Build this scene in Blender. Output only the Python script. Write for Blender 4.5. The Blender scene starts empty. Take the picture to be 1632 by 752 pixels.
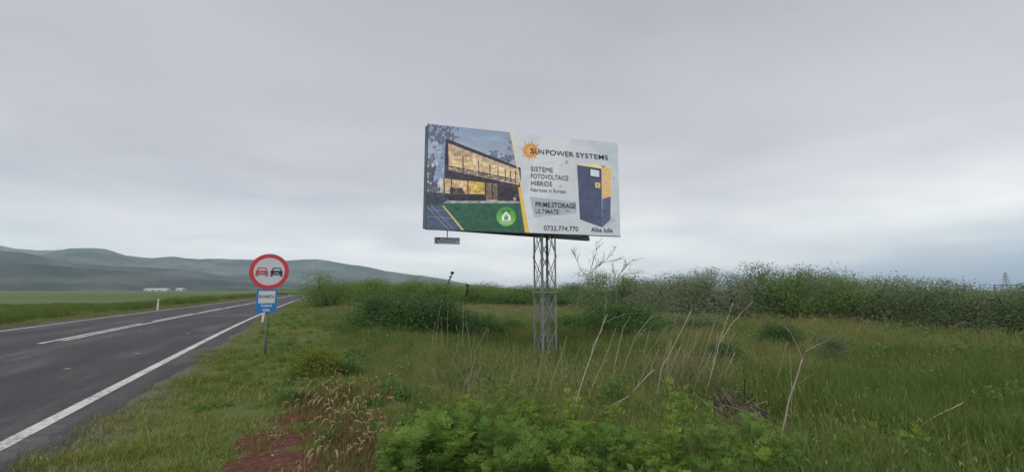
import bpy, bmesh, math, random
import numpy as np
from mathutils import Vector, Matrix

random.seed(7)
rng = np.random.default_rng(7)
S = bpy.context.scene
C = S.collection

# ------------------------------------------------------------------ camera
F, PITCH, CAMH = 700.0, 0.1228, 1.5
cam_d = bpy.data.cameras.new('camera')
cam_d.sensor_width = 36.0
cam_d.lens = 36.0 * F / 1632.0
cam_d.clip_start = 0.05
cam_d.clip_end = 60000.0
cam = bpy.data.objects.new('camera', cam_d)
cam.location = (0, 0, CAMH)
cam.rotation_euler = (math.pi / 2 + PITCH, 0, 0)
C.objects.link(cam)
S.camera = cam

# ------------------------------------------------------------------ render / colour
S.view_settings.view_transform = 'Standard'
S.view_settings.look = 'None'
S.view_settings.gamma = 1.0
S.view_settings.exposure = 1.0
S.view_settings.use_curve_mapping = False
S.render.engine = 'CYCLES'
S.cycles.use_denoising = True
S.cycles.max_bounces = 8
S.cycles.diffuse_bounces = 5
S.cycles.transparent_max_bounces = 8
S.cycles.volume_bounces = 1

# ------------------------------------------------------------------ world: overcast sky
SUN_EL, SUN_AZ = math.radians(54), math.radians(200)      # azimuth clockwise from +Y: behind the camera, a little left
W = bpy.data.worlds.new('World')
S.world = W
W.use_nodes = True
nt = W.node_tree
nt.nodes.clear()


def N(tree, typ, **kw):
    n = tree.nodes.new(typ)
    for k, v in kw.items():
        if k.startswith('i_'):
            key = k[2:]
            n.inputs[int(key) if key.isdigit() else key].default_value = v
        else:
            setattr(n, k, v)
    return n


def ramp(tree, fac, stops, interp='LINEAR'):
    r = tree.nodes.new('ShaderNodeValToRGB')
    r.color_ramp.interpolation = interp
    els = r.color_ramp.elements
    els[0].position, els[0].color = stops[0][0], tuple(stops[0][1]) + (1,)
    els[1].position, els[1].color = stops[-1][0], tuple(stops[-1][1]) + (1,)
    for p, c in stops[1:-1]:
        e = els.new(p)
        e.color = tuple(c) + (1,)
    if fac is not None:
        tree.links.new(fac, r.inputs[0])
    return r


def mth(tree, op, a, b=None, clamp=False):
    m = tree.nodes.new('ShaderNodeMath')
    m.operation = op
    m.use_clamp = clamp
    for i, v in enumerate((a, b)):
        if v is None:
            continue
        if isinstance(v, (int, float)):
            m.inputs[i].default_value = v
        else:
            tree.links.new(v, m.inputs[i])
    return m.outputs[0]


def mixc(tree, fac, a, b, mode='MIX'):
    m = tree.nodes.new('ShaderNodeMix')
    m.data_type = 'RGBA'
    m.blend_type = mode
    for i, v in ((0, fac), (6, a), (7, b)):
        if isinstance(v, (int, float)):
            m.inputs[i].default_value = v
        elif isinstance(v, (tuple, list)):
            m.inputs[i].default_value = tuple(v) + (1,) if len(v) == 3 else v
        else:
            tree.links.new(v, m.inputs[i])
    return m.outputs[2]


def build_world():
    L = nt.links
    tc = N(nt, 'ShaderNodeTexCoord')
    sep = N(nt, 'ShaderNodeSeparateXYZ')
    L.new(tc.outputs['Generated'], sep.inputs[0])
    x, y, z = sep.outputs
    zc = mth(nt, 'MAXIMUM', z, 0.0)
    # cloud base seen in perspective
    den = mth(nt, 'ADD', zc, 0.16)
    cmb = N(nt, 'ShaderNodeCombineXYZ')
    L.new(mth(nt, 'DIVIDE', x, den), cmb.inputs[0])
    L.new(mth(nt, 'DIVIDE', y, den), cmb.inputs[1])
    n1 = N(nt, 'ShaderNodeTexNoise', i_Scale=0.75, i_Detail=8.0, i_Roughness=0.5, i_Distortion=0.4)
    mp = N(nt, 'ShaderNodeMapping')
    mp.inputs['Location'].default_value = (1.7, 0.6, 0.0)
    mp.inputs['Rotation'].default_value = (0, 0, 0.5)
    mp.inputs['Scale'].default_value = (1.0, 1.5, 1.0)
    L.new(cmb.outputs[0], mp.inputs[0])
    L.new(mp.outputs[0], n1.inputs['Vector'])
    # long low streaks near the horizon
    az = mth(nt, 'ARCTAN2', x, y)
    cm2 = N(nt, 'ShaderNodeCombineXYZ')
    L.new(mth(nt, 'MULTIPLY', az, 1.5), cm2.inputs[0])
    L.new(mth(nt, 'MULTIPLY', zc, 7.5), cm2.inputs[1])
    mp2 = N(nt, 'ShaderNodeMapping')
    mp2.inputs['Location'].default_value = (0.35, 0.2, 3.1)
    mp2.inputs['Rotation'].default_value = (0, 0, -0.12)
    L.new(cm2.outputs[0], mp2.inputs[0])
    n2 = N(nt, 'ShaderNodeTexNoise', i_Scale=1.25, i_Detail=6.0, i_Roughness=0.5, i_Distortion=0.3)
    L.new(mp2.outputs[0], n2.inputs['Vector'])
    n2.inputs['Detail'].default_value = 2.0
    n3 = N(nt, 'ShaderNodeTexNoise', i_Scale=2.6, i_Detail=6.0, i_Roughness=0.5, i_Distortion=0.3)
    L.new(mp2.outputs[0], n3.inputs['Vector'])
    # lower edge of the cloud deck: grey above, bright gap below, blue grey at the horizon
    wob = mth(nt, 'MULTIPLY', mth(nt, 'SUBTRACT', n2.outputs[0], .5), .11)
    edge = mth(nt, 'ADD', mth(nt, 'MULTIPLY', mth(nt, 'SINE', mth(nt, 'SUBTRACT', mth(nt, 'MULTIPLY', az, 2.0), .45)), .036), .138)
    zz = mth(nt, 'SUBTRACT', zc, mth(nt, 'ADD', edge, wob))
    zz = mth(nt, 'MULTIPLY', mth(nt, 'ADD', zz, .2), 1.0)
    base = ramp(nt, zz, [(0.0, (.14, .22, .40)), (0.045, (.18, .26, .44)), (0.075, (.38, .45, .57)), (0.105, (.92, .91, .91)), (0.165, (1.10, 1.07, 1.02)), (0.19, (1.0, .972, .945)),
                         (0.225, (.78, .762, .78)), (0.30, (.615, .602, .635)), (0.45, (.53, .522, .565)), (.75, (.46, .456, .495)), (1.0, (.465, .461, .50))])
    k1 = ramp(nt, n1.outputs[0], [(0.28, (.86, .862, .875)), (0.5, (1, 1, 1)), (0.72, (1.13, 1.128, 1.115))])
    k2 = ramp(nt, n3.outputs[0], [(0.3, (.80, .85, .90)), (0.5, (1, 1, 1)), (0.7, (1.12, 1.11, 1.09))])
    low = ramp(nt, zc, [(0.02, (1, 1, 1)), (0.15, (.7, .7, .7)), (0.30, (0, 0, 0))])
    k2m = mixc(nt, low.outputs[0], (1, 1, 1), k2.outputs[0])
    cl = mixc(nt, 1.0, base.outputs[0], k1.outputs[0], 'MULTIPLY')
    cl = mixc(nt, 1.0, cl, k2m, 'MULTIPLY')
    cl10 = mixc(nt, 1.0, cl, (10, 10, 10), 'MULTIPLY')
    sky = N(nt, 'ShaderNodeTexSky', sky_type='NISHITA', sun_disc=False, sun_elevation=SUN_EL, sun_rotation=SUN_AZ)
    col = mixc(nt, 0.96, sky.outputs[0], cl10)
    bg = N(nt, 'ShaderNodeBackground')
    bg.inputs['Strength'].default_value = 0.0555
    L.new(col, bg.inputs[0])
    out = N(nt, 'ShaderNodeOutputWorld')
    L.new(bg.outputs[0], out.inputs[0])


build_world()
sun_d = bpy.data.lights.new('sun', 'SUN')
sun_d.energy = 1.5
sun_d.angle = math.radians(40)
sun_d.color = (1.0, 0.97, 0.92)
sun = bpy.data.objects.new('sun', sun_d)
sd = Vector((math.sin(SUN_AZ) * math.cos(SUN_EL), math.cos(SUN_AZ) * math.cos(SUN_EL), math.sin(SUN_EL)))
sun.rotation_euler = sd.to_track_quat('Z', 'Y').to_euler()
sun.location = (0, 0, 60)
C.objects.link(sun)

# ------------------------------------------------------------------ pixel helpers (photograph pixels -> world)
CP, SP = math.cos(PITCH), math.sin(PITCH)


def ray(px, py):
    a, b = (px - 816) / F, (376 - py) / F
    return np.array([a, CP - b * SP, SP + b * CP])


def at_depth(px, py, Y):
    d = ray(px, py)
    return np.array([0, 0, CAMH]) + d * (Y / d[1])


# ------------------------------------------------------------------ noise (numpy)
def vnoise(x, y, seed=0):
    x = np.asarray(x, float); y = np.asarray(y, float)
    xi, yi = np.floor(x).astype(np.int64), np.floor(y).astype(np.int64)
    xf, yf = x - xi, y - yi
    xf = xf * xf * (3 - 2 * xf); yf = yf * yf * (3 - 2 * yf)

    def h(a, b):
        n = (a * 374761393 + b * 668265263 + seed * 974711) & 0x7fffffff
        n = ((n ^ (n >> 13)) * 1274126177) & 0x7fffffff
        return ((n ^ (n >> 16)) & 0xffff) / 65535.0
    a = h(xi, yi) * (1 - xf) + h(xi + 1, yi) * xf
    b = h(xi, yi + 1) * (1 - xf) + h(xi + 1, yi + 1) * xf
    return a * (1 - yf) + b * yf


def fbm(x, y, seed=0, oct=4):
    s, a, t = 0, 1, 0
    for o in range(oct):
        s = s + a * vnoise(x * 2 ** o, y * 2 ** o, seed + o * 17); t += a; a *= .5
    return s / t


# ------------------------------------------------------------------ road frame and terrain
TH = math.radians(25.6)
U = np.array([-math.sin(TH), math.cos(TH)])
NR = np.array([math.cos(TH), math.sin(TH)])
T_R, T_L, T_C = -2.55, -10.02, -6.50          # right, left, centre line offsets


def road_off(s):
    s = np.asarray(s, float)
    return .041 * np.logaddexp(0, (s - 24) / 6) * 6 + np.where(s > 110, (s - 110) ** 2 / 1700, 0)


def st(x, y):
    s = x * U[0] + y * U[1]
    t = x * NR[0] + y * NR[1] - road_off(s)
    return s, t


def road_xy(s, t):
    tt = t + road_off(s)
    return s * U[0] + tt * NR[0], s * U[1] + tt * NR[1]


def sstep(a, b, v):
    k = np.clip((v - a) / (b - a), 0, 1)
    return k * k * (3 - 2 * k)


def height(x, y):
    x = np.asarray(x, float); y = np.asarray(y, float)
    s, t = st(x, y)
    z = -0.56 * sstep(0.2, 6.5, t)
    z = z - 0.35 * sstep(-11.2, -14.5, t) + .25 * sstep(-15.5, -19, t)
    n = (fbm(x * .45, y * .45, 3) - .5) * .22 + (fbm(x * 1.7, y * 1.7, 8, 2) - .5) * .06
    k = np.maximum(sstep(-1.2, 2.0, t), sstep(-11.5, -14, t))
    far = 1 - sstep(150, 500, np.hypot(x, y))
    z = z + n * k * far
    on = sstep(-10.45, -10.1, t) * (1 - sstep(-2.55, -2.2, t))
    z = z - .04 * on
    return z


def ground_hit(px, py):
    d = ray(px, py)
    k = -CAMH / d[2]
    for _ in range(12):
        p = np.array([0, 0, CAMH]) + d * k
        k = (float(height(p[0], p[1])) - CAMH) / d[2]
    p = np.array([0, 0, CAMH]) + d * k
    return p


# ------------------------------------------------------------------ object helpers
def tag(o, label=None, cat=None, group=None, kind=None):
    if label: o['label'] = label
    if cat: o['category'] = cat
    if group: o['group'] = group
    if kind: o['kind'] = kind
    return o


def link(name, me, mat=None, parent=None, loc=None):
    o = bpy.data.objects.new(name, me)
    if mat is not None and me is not None and not me.materials:
        me.materials.append(mat)
    C.objects.link(o)
    if parent is not None: o.parent = parent
    if loc is not None: o.location = loc
    return o


def empty(name, loc=(0, 0, 0), rz=0.0):
    o = bpy.data.objects.new(name, None)
    o.empty_display_size = .2
    o.location = loc
    o.rotation_euler = (0, 0, rz)
    C.objects.link(o)
    return o


def mesh_np(name, V, Fq, tone=None, smooth=False):
    """V (n,3); Fq: list of arrays (m,k)"""
    me = bpy.data.meshes.new(name)
    V = np.ascontiguousarray(V, dtype=np.float32)
    me.vertices.add(len(V))
    me.vertices.foreach_set('co', V.ravel())
    loops = np.concatenate([f.ravel() for f in Fq]).astype(np.int32)
    tot = np.concatenate([np.full(len(f), f.shape[1], np.int32) for f in Fq])
    start = np.concatenate([[0], np.cumsum(tot)[:-1]]).astype(np.int32)
    me.loops.add(len(loops))
    me.loops.foreach_set('vertex_index', loops)
    me.polygons.add(len(tot))
    me.polygons.foreach_set('loop_start', start)
    me.polygons.foreach_set('loop_total', tot)
    if smooth:
        me.polygons.foreach_set('use_smooth', np.ones(len(tot), bool))
    if tone is not None:
        a = me.attributes.new('tone', 'FLOAT', 'POINT')
        a.data.foreach_set('value', np.asarray(tone, np.float32))
    me.update(calc_edges=True)
    me.validate()
    return me


class MB:
    """collects boxes, bars and tubes into one mesh"""
    def __init__(self):
        self.v, self.f, self.t = [], [], []

    def add(self, vs, fs, tone=0.5):
        o = len(self.v)
        self.v += [tuple(map(float, p)) for p in vs]
        self.f += [tuple(i + o for i in f) for f in fs]
        self.t += [tone] * len(vs)

    def box(self, c, size, R=None):
        x, y, z = [k / 2 for k in size]
        vs = [Vector((sx * x, sy * y, sz * z)) for sz in (-1, 1) for sy in (-1, 1) for sx in (-1, 1)]
        if R is not None: vs = [R @ p for p in vs]
        c = Vector(c)
        self.add([p + c for p in vs], [(0, 2, 3, 1), (4, 5, 7, 6), (0, 1, 5, 4), (2, 6, 7, 3), (0, 4, 6, 2), (1, 3, 7, 5)])
        return self

    def bar(self, a, b, w, h=None, up=(0, 0, 1)):
        a, b = Vector(a), Vector(b)
        d = (b - a)
        L = d.length
        d.normalize()
        u = Vector(up)
        if abs(d.dot(u)) > .98: u = Vector((1, 0, 0))
        sx = d.cross(u).normalized(); sy = sx.cross(d)
        R = Matrix((sx, d, sy)).transposed()
        return self.box((a + b) / 2, (w, L, h or w), R)

    def tube(self, pts, rad, n=5, tone=.5):
        pts = [Vector(p) for p in pts]
        m = len(pts)
        if isinstance(rad, (int, float)): rad = [rad] * m
        vs = []
        for i, p in enumerate(pts):
            d = (pts[min(i + 1, m - 1)] - pts[max(i - 1, 0)]).normalized()
            u = Vector((1, 0, 0)) if abs(d.x) < .8 else Vector((0, 1, 0))
            a = d.cross(u).normalized(); b = d.cross(a)
            for k in range(n):
                q = 2 * math.pi * k / n
                vs.append(p + (a * math.cos(q) + b * math.sin(q)) * rad[i])
        fs = [(i * n + k, i * n + (k + 1) % n, (i + 1) * n + (k + 1) % n, (i + 1) * n + k) for i in range(m - 1) for k in range(n)]
        fs.append(tuple(range(n - 1, -1, -1)))
        fs.append(tuple((m - 1) * n + k for k in range(n)))
        self.add(vs, fs, tone)
        return self

    def prism(self, poly, y0, y1):
        """poly of (x,z) extruded along y"""
        n = len(poly)
        vs = [(p[0], y0, p[1]) for p in poly] + [(p[0], y1, p[1]) for p in poly]
        fs = [tuple(range(n)), tuple(range(2 * n - 1, n - 1, -1))]
        fs += [(i, i + n, (i + 1) % n + n, (i + 1) % n) for i in range(n)]
        self.add(vs, fs)
        return self

    def mesh(self, name, smooth=False, tone=False):
        me = bpy.data.meshes.new(name)
        me.from_pydata(self.v, [], self.f)
        if tone:
            a = me.attributes.new('tone', 'FLOAT', 'POINT')
            a.data.foreach_set('value', np.asarray(self.t, np.float32))
        bm = bmesh.new(); bm.from_mesh(me)
        bmesh.ops.recalc_face_normals(bm, faces=bm.faces)
        bm.to_mesh(me); bm.free()
        if smooth:
            me.polygons.foreach_set('use_smooth', np.ones(len(me.polygons), bool))
        me.update()
        return me

    def build(self, name, mat, parent=None, smooth=False, tone=False):
        return link(name, self.mesh(name, smooth, tone), mat, parent)


# ------------------------------------------------------------------ materials
def new_mat(name):
    m = bpy.data.materials.new(name)
    m.use_nodes = True
    t = m.node_tree
    b = t.nodes['Principled BSDF']
    return m, t, b


def simple(name, col, rough=.6, metal=0.0, var=.12, scale=8.0, bump=0.0, wear=None):
    m, t, b = new_mat(name)
    tc = N(t, 'ShaderNodeTexCoord')
    n = N(t, 'ShaderNodeTexNoise', i_Scale=scale, i_Detail=5.0, i_Roughness=.6)
    t.links.new(tc.outputs['Object'], n.inputs['Vector'])
    lo = tuple(c * (1 - var) for c in col); hi = tuple(min(1, c * (1 + var)) for c in col)
    r = ramp(t, n.outputs[0], [(.3, lo), (.7, hi)])
    out = r.outputs[0]
    if wear:
        n2 = N(t, 'ShaderNodeTexNoise', i_Scale=scale * 2.7, i_Detail=6.0, i_Roughness=.7)
        t.links.new(tc.outputs['Object'], n2.inputs['Vector'])
        w = ramp(t, n2.outputs[0], [(.56, (0, 0, 0)), (.66, (1, 1, 1))])
        out = mixc(t, w.outputs[0], out, wear)
    t.links.new(out, b.inputs['Base Color'])
    b.inputs['Roughness'].default_value = rough
    b.inputs['Metallic'].default_value = metal
    if bump:
        bp = N(t, 'ShaderNodeBump', i_Strength=bump)
        bp.inputs['Distance'].default_value = .01
        t.links.new(n.outputs[0], bp.inputs['Height'])
        t.links.new(bp.outputs[0], b.inputs['Normal'])
    return m


def leafy(name, stops, trans=.3, rnd=.35):
    """colour by the 'tone' of each leaf plus a little per-plant change"""
    m = bpy.data.materials.new(name)
    m.use_nodes = True
    t = m.node_tree
    t.nodes.clear()
    at = N(t, 'ShaderNodeAttribute', attribute_name='tone')
    oi = N(t, 'ShaderNodeObjectInfo')
    v = mth(t, 'ADD', at.outputs['Fac'], mth(t, 'MULTIPLY', mth(t, 'SUBTRACT', oi.outputs['Random'], .5), rnd))
    r = ramp(t, v, stops)
    d = N(t, 'ShaderNodeBsdfDiffuse')
    tr = N(t, 'ShaderNodeBsdfTranslucent')
    t.links.new(r.outputs[0], d.inputs[0]); t.links.new(r.outputs[0], tr.inputs[0])
    mx = N(t, 'ShaderNodeMixShader')
    mx.inputs[0].default_value = trans
    t.links.new(d.outputs[0], mx.inputs[1]); t.links.new(tr.outputs[0], mx.inputs[2])
    o = N(t, 'ShaderNodeOutputMaterial')
    t.links.new(mx.outputs[0], o.inputs[0])
    return m


M = {}
M['steel'] = simple('galvanised steel', (.22, .24, .24), .5, .4, .2, 6, wear=(.16, .155, .12))
M['frame'] = simple('dark green painted steel', (.035, .06, .065), .55, 0, .3, 5)
M['backing'] = simple('billboard backing sheet', (.10, .15, .16), .6, 0, .2, 3)
M['pole'] = simple('grey green painted pole', (.20, .23, .17), .6, .2, .25, 9)
M['red'] = simple('red retroreflective film', (.50, .035, .06), .45, 0, .08, 7)
M['white_film'] = simple('white retroreflective film', (.50, .52, .56), .45, 0, .05, 6)
M['blue'] = simple('blue retroreflective film', (.012, .16, .42), .45, 0, .1, 6)
M['black'] = simple('black film', (.012, .014, .025), .5, 0, .1, 6)
M['car_red'] = simple('red film print', (.42, .07, .08), .5, 0, .1, 6)
M['ink'] = simple('dark blue print ink', (.022, .03, .065), .5, 0, .05, 4)
M['ink_grey'] = simple('grey blue print ink', (.06, .08, .12), .5, 0, .05, 4)
M['ink_white'] = simple('white print ink', (.75, .78, .78), .5, 0, .03, 4)
M['post_white'] = simple('white delineator plastic', (.55, .55, .50), .5, 0, .08, 12)
M['stalk'] = leafy('pale dead stalk', [(0, (.14, .12, .09)), (.5, (.27, .24, .185)), (1, (.40, .365, .29))], 0, .5)
M['twig'] = leafy('grey brown dead twig', [(0, (.065, .053, .043)), (.5, (.135, .108, .088)), (1, (.24, .20, .165))], 0, .4)
M['bark'] = leafy('dark bark', [(0, (.03, .026, .02)), (.5, (.055, .047, .037)), (1, (.09, .075, .06))], 0, .3)
M['grey_bark'] = leafy('grey bare branch', [(0, (.06, .054, .05)), (.5, (.11, .10, .093)), (1, (.17, .155, .145))], 0, .3)
M['grass'] = leafy('green grass blade', [(0, (.090, .140, .028)), (.45, (.155, .215, .042)), (.8, (.225, .25, .066)), (1, (.33, .275, .125))], .4, .3)
M['field'] = leafy('olive meadow grass', [(0, (.090, .142, .038)), (.45, (.148, .206, .054)), (.75, (.21, .238, .078)), (1, (.28, .25, .13))], .45, .3)
M['straw'] = leafy('dry straw grass', [(0, (.12, .085, .04)), (.5, (.19, .14, .07)), (1, (.36, .28, .16))], .3, .3)
M['feather'] = leafy('feathery weed leaf', [(0, (.075, .15, .032)), (.4, (.135, .235, .045)), (.8, (.215, .31, .058)), (1, (.29, .35, .085))], .45, .6)
M['feather_deep'] = leafy('deep green feathery weed leaf', [(0, (.065, .135, .036)), (.45, (.11, .21, .05)), (1, (.18, .28, .07))], .45, .5)
M['shrub'] = leafy('grey green shrub leaf', [(0, (.125, .17, .085)), (.5, (.17, .22, .112)), (1, (.22, .27, .145))], .48, .3)
M['shrub_green'] = leafy('mid green shrub leaf', [(0, (.105, .185, .055)), (.5, (.16, .255, .074)), (1, (.22, .31, .11))], .48, .3)
M['shrub_dark'] = leafy('deep green shrub leaf', [(0, (.055, .115, .042)), (.5, (.09, .17, .060)), (1, (.135, .225, .08))], .45, .2)
M['shrub_pale'] = leafy('pale grey green shrub leaf', [(0, (.155, .195, .115)), (.5, (.20, .24, .14)), (1, (.25, .285, .175))], .48, .3)
M['pod'] = leafy('dark seed pod', [(0, (.014, .018, .02)), (.5, (.03, .036, .032)), (1, (.10, .12, .07))], 0, .2)
M['dark_twig'] = leafy('dark bramble twig', [(0, (.05, .045, .04)), (1, (.1, .09, .075))], 0, .2)


def ground_mat():
    m, t, b = new_mat('soil under grass')
    L = t.links
    geo = N(t, 'ShaderNodeNewGeometry')
    P = geo.outputs['Position']

    def nz(scale, det=5.0, rough=.6, dist=0.0):
        n = N(t, 'ShaderNodeTexNoise', i_Scale=scale, i_Detail=det, i_Roughness=rough, i_Distortion=dist)
        L.new(P, n.inputs['Vector'])
        return n.outputs[0]
    a_t = N(t, 'ShaderNodeAttribute', attribute_name='road_t').outputs['Fac']
    a_d = N(t, 'ShaderNodeAttribute', attribute_name='dirt').outputs['Fac']
    fine, mid, big, huge = nz(14, 6, .7), nz(1.6, 5), nz(.22, 5), nz(.012, 6)
    g1 = ramp(t, mid, [(.25, (.05, .07, .024)), (.5, (.08, .105, .036)), (.75, (.13, .115, .058))])
    g2 = ramp(t, big, [(.3, (.06, .10, .032)), (.55, (.09, .12, .042)), (.75, (.13, .12, .062))])
    base = mixc(t, .5, g1.outputs[0], g2.outputs[0])
    # the sown field on the far side of the road
    crop = ramp(t, huge, [(.3, (.070, .098, .038)), (.5, (.088, .118, .044)), (.7, (.115, .135, .056))])
    rows = ramp(t, nz(.5, 4, .6), [(.3, (.85, .85, .85)), (.7, (1.15, 1.15, 1.15))])
    crop_c = mixc(t, 1.0, crop.outputs[0], rows.outputs[0], 'MULTIPLY')
    k = N(t, 'ShaderNodeMapRange'); L.new(a_t, k.inputs[0])
    k.inputs[1].default_value = -14.5; k.inputs[2].default_value = -18.0
    base = mixc(t, k.outputs[0], base, crop_c)
    # gravelly shoulder on both sides of the asphalt
    jit = mth(t, 'ADD', mth(t, 'MULTIPLY', mth(t, 'SUBTRACT', nz(1.1, 6, .7), .5), 1.5), a_t)
    k2 = N(t, 'ShaderNodeMapRange'); L.new(jit, k2.inputs[0])
    k2.inputs[1].default_value = -1.35; k2.inputs[2].default_value = -1.85
    k3 = N(t, 'ShaderNodeMapRange'); L.new(jit, k3.inputs[0])
    k3.inputs[1].default_value = -11.9; k3.inputs[2].default_value = -11.2
    grav = ramp(t, fine, [(.3, (.06, .055, .045)), (.5, (.105, .095, .075)), (.7, (.17, .155, .125))])
    base = mixc(t, mth(t, 'MULTIPLY', k2.outputs[0], k3.outputs[0]), base, grav.outputs[0])
    # bare red brown soil
    dj = mth(t, 'ADD', a_d, mth(t, 'MULTIPLY', mth(t, 'SUBTRACT', nz(3.0, 6, .7), .5), .9))
    k4 = N(t, 'ShaderNodeMapRange'); L.new(dj, k4.inputs[0])
    k4.inputs[1].default_value = .42; k4.inputs[2].default_value = .62
    soil = ramp(t, fine, [(.3, (.044, .022, .017)), (.55, (.105, .045, .034)), (.75, (.17, .095, .07))])
    base = mixc(t, k4.outputs[0], base, soil.outputs[0])
    L.new(base, b.inputs['Base Color'])
    b.inputs['Roughness'].default_value = .95
    b.inputs['Specular IOR Level'].default_value = .1
    bp = N(t, 'ShaderNodeBump', i_Strength=.6)
    bp.inputs['Distance'].default_value = .03
    L.new(fine, bp.inputs['Height'])
    L.new(bp.outputs[0], b.inputs['Normal'])
    return m


def asphalt_mat():
    m, t, b = new_mat('worn asphalt')
    L = t.links
    geo = N(t, 'ShaderNodeNewGeometry')
    P = geo.outputs['Position']
    a_t = N(t, 'ShaderNodeAttribute', attribute_name='road_t').outputs['Fac']
    a_s = N(t, 'ShaderNodeAttribute', attribute_name='road_s').outputs['Fac']
    cb = N(t, 'ShaderNodeCombineXYZ')
    L.new(mth(t, 'MULTIPLY', a_s, .16), cb.inputs[0]); L.new(a_t, cb.inputs[1])
    streak = N(t, 'ShaderNodeTexNoise', i_Scale=1.1, i_Detail=6.0, i_Roughness=.62)
    L.new(cb.outputs[0], streak.inputs['Vector'])
    fine = N(t, 'ShaderNodeTexNoise', i_Scale=38.0, i_Detail=4.0, i_Roughness=.7); L.new(P, fine.inputs['Vector'])
    big = N(t, 'ShaderNodeTexNoise', i_Scale=.35, i_Detail=5.0); L.new(P, big.inputs['Vector'])
    c1 = ramp(t, streak.outputs[0], [(.36, (.017, .017, .019)), (.5, (.032, .032, .034)), (.66, (.068, .068, .071))])
    c2 = ramp(t, fine.outputs[0], [(.25, (.5, .5, .5)), (.5, (1, 1, 1)), (.75, (1.9, 1.9, 1.85))])
    c3 = ramp(t, big.outputs[0], [(.3, (.74, .74, .75)), (.7, (1.25, 1.25, 1.24))])
    col = mixc(t, 1.0, c1.outputs[0], c2.outputs[0], 'MULTIPLY')
    col = mixc(t, 1.0, col, c3.outputs[0], 'MULTIPLY')
    md = N(t, 'ShaderNodeTexNoise', i_Scale=7.0, i_Detail=6.0, i_Roughness=.75); L.new(P, md.inputs['Vector'])
    c4 = ramp(t, md.outputs[0], [(.3, (.68, .68, .68)), (.5, (1, 1, 1)), (.72, (1.45, 1.45, 1.42))])
    col = mixc(t, 1.0, col, c4.outputs[0], 'MULTIPLY')
    # cracks across and along the lanes
    vr = N(t, 'ShaderNodeTexVoronoi', feature='DISTANCE_TO_EDGE'); vr.inputs['Scale'].default_value = .33
    wp = N(t, 'ShaderNodeTexNoise', i_Scale=1.2, i_Detail=5.0); L.new(P, wp.inputs['Vector'])
    va = N(t, 'ShaderNodeVectorMath', operation='ADD')
    vs = N(t, 'ShaderNodeVectorMath', operation='SCALE'); vs.inputs['Scale'].default_value = 1.1
    L.new(wp.outputs['Color'], vs.inputs[0]); L.new(P, va.inputs[0]); L.new(vs.outputs[0], va.inputs[1])
    L.new(va.outputs[0], vr.inputs['Vector'])
    cr = ramp(t, vr.outputs['Distance'], [(.008, (1, 1, 1)), (.032, (0, 0, 0))])
    sel = ramp(t, big.outputs[0], [(.48, (0, 0, 0)), (.6, (.75, .75, .75))])
    col = mixc(t, mth(t, 'MULTIPLY', cr.outputs[0], sel.outputs[0]), col, (.02, .02, .022))
    L.new(col, b.inputs['Base Color'])
    rr = ramp(t, streak.outputs[0], [(.35, (.62, .62, .62)), (.7, (.8, .8, .8))])
    L.new(rr.outputs[0], b.inputs['Roughness'])
    b.inputs['Specular IOR Level'].default_value = .3
    bp = N(t, 'ShaderNodeBump', i_Strength=.5); bp.inputs['Distance'].default_value = .006
    L.new(fine.outputs[0], bp.inputs['Height']); L.new(bp.outputs[0], b.inputs['Normal'])
    return m


def paint_mat():
    m, t, b = new_mat('worn white road paint')
    geo = N(t, 'ShaderNodeNewGeometry')
    n = N(t, 'ShaderNodeTexNoise', i_Scale=16.0, i_Detail=6.0, i_Roughness=.72)
    t.links.new(geo.outputs['Position'], n.inputs['Vector'])
    n2 = N(t, 'ShaderNodeTexNoise', i_Scale=1.3, i_Detail=4.0)
    t.links.new(geo.outputs['Position'], n2.inputs['Vector'])
    s = mth(t, 'ADD', n.outputs[0], mth(t, 'MULTIPLY', mth(t, 'SUBTRACT', n2.outputs[0], .5), .5))
    r = ramp(t, s, [(.33, (.09, .09, .09)), (.46, (.38, .38, .36)), (.7, (.56, .56, .535))])
    t.links.new(r.outputs[0], b.inputs['Base Color'])
    b.inputs['Roughness'].default_value = .7
    return m


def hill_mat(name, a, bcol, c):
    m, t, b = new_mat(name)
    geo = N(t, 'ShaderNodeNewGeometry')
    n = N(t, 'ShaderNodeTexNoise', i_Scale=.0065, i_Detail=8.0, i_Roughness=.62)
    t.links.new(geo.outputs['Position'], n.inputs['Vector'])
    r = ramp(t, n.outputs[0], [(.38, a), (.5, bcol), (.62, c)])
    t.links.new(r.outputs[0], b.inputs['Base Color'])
    b.inputs['Roughness'].default_value = 1.0
    b.inputs['Specular IOR Level'].default_value = 0.0
    return m


# ------------------------------------------------------------------ ground
DIRT = [ground_hit(436, 700)[:2], ground_hit(430, 742)[:2], ground_hit(470, 664)[:2]]
STRAW = [(ground_hit(528, 690)[:2], .55), (ground_hit(520, 742)[:2], .5), (ground_hit(540, 640)[:2], .5)]


def dirt_val(x, y):
    v = np.zeros_like(np.asarray(x, float))
    for (c, r) in zip(DIRT, (.44, .46, .30)):
        d = np.hypot(x - c[0], y - c[1])
        v = np.maximum(v, np.clip(1.25 - d / r * .8, 0, 1))
    return v


def straw_val(x, y):
    v = np.zeros_like(np.asarray(x, float))
    for c, r in STRAW:
        d = np.hypot(x - c[0], y - c[1])
        v = np.maximum(v, np.clip(1.3 - d / r * .8, 0, 1))
    return v


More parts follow.
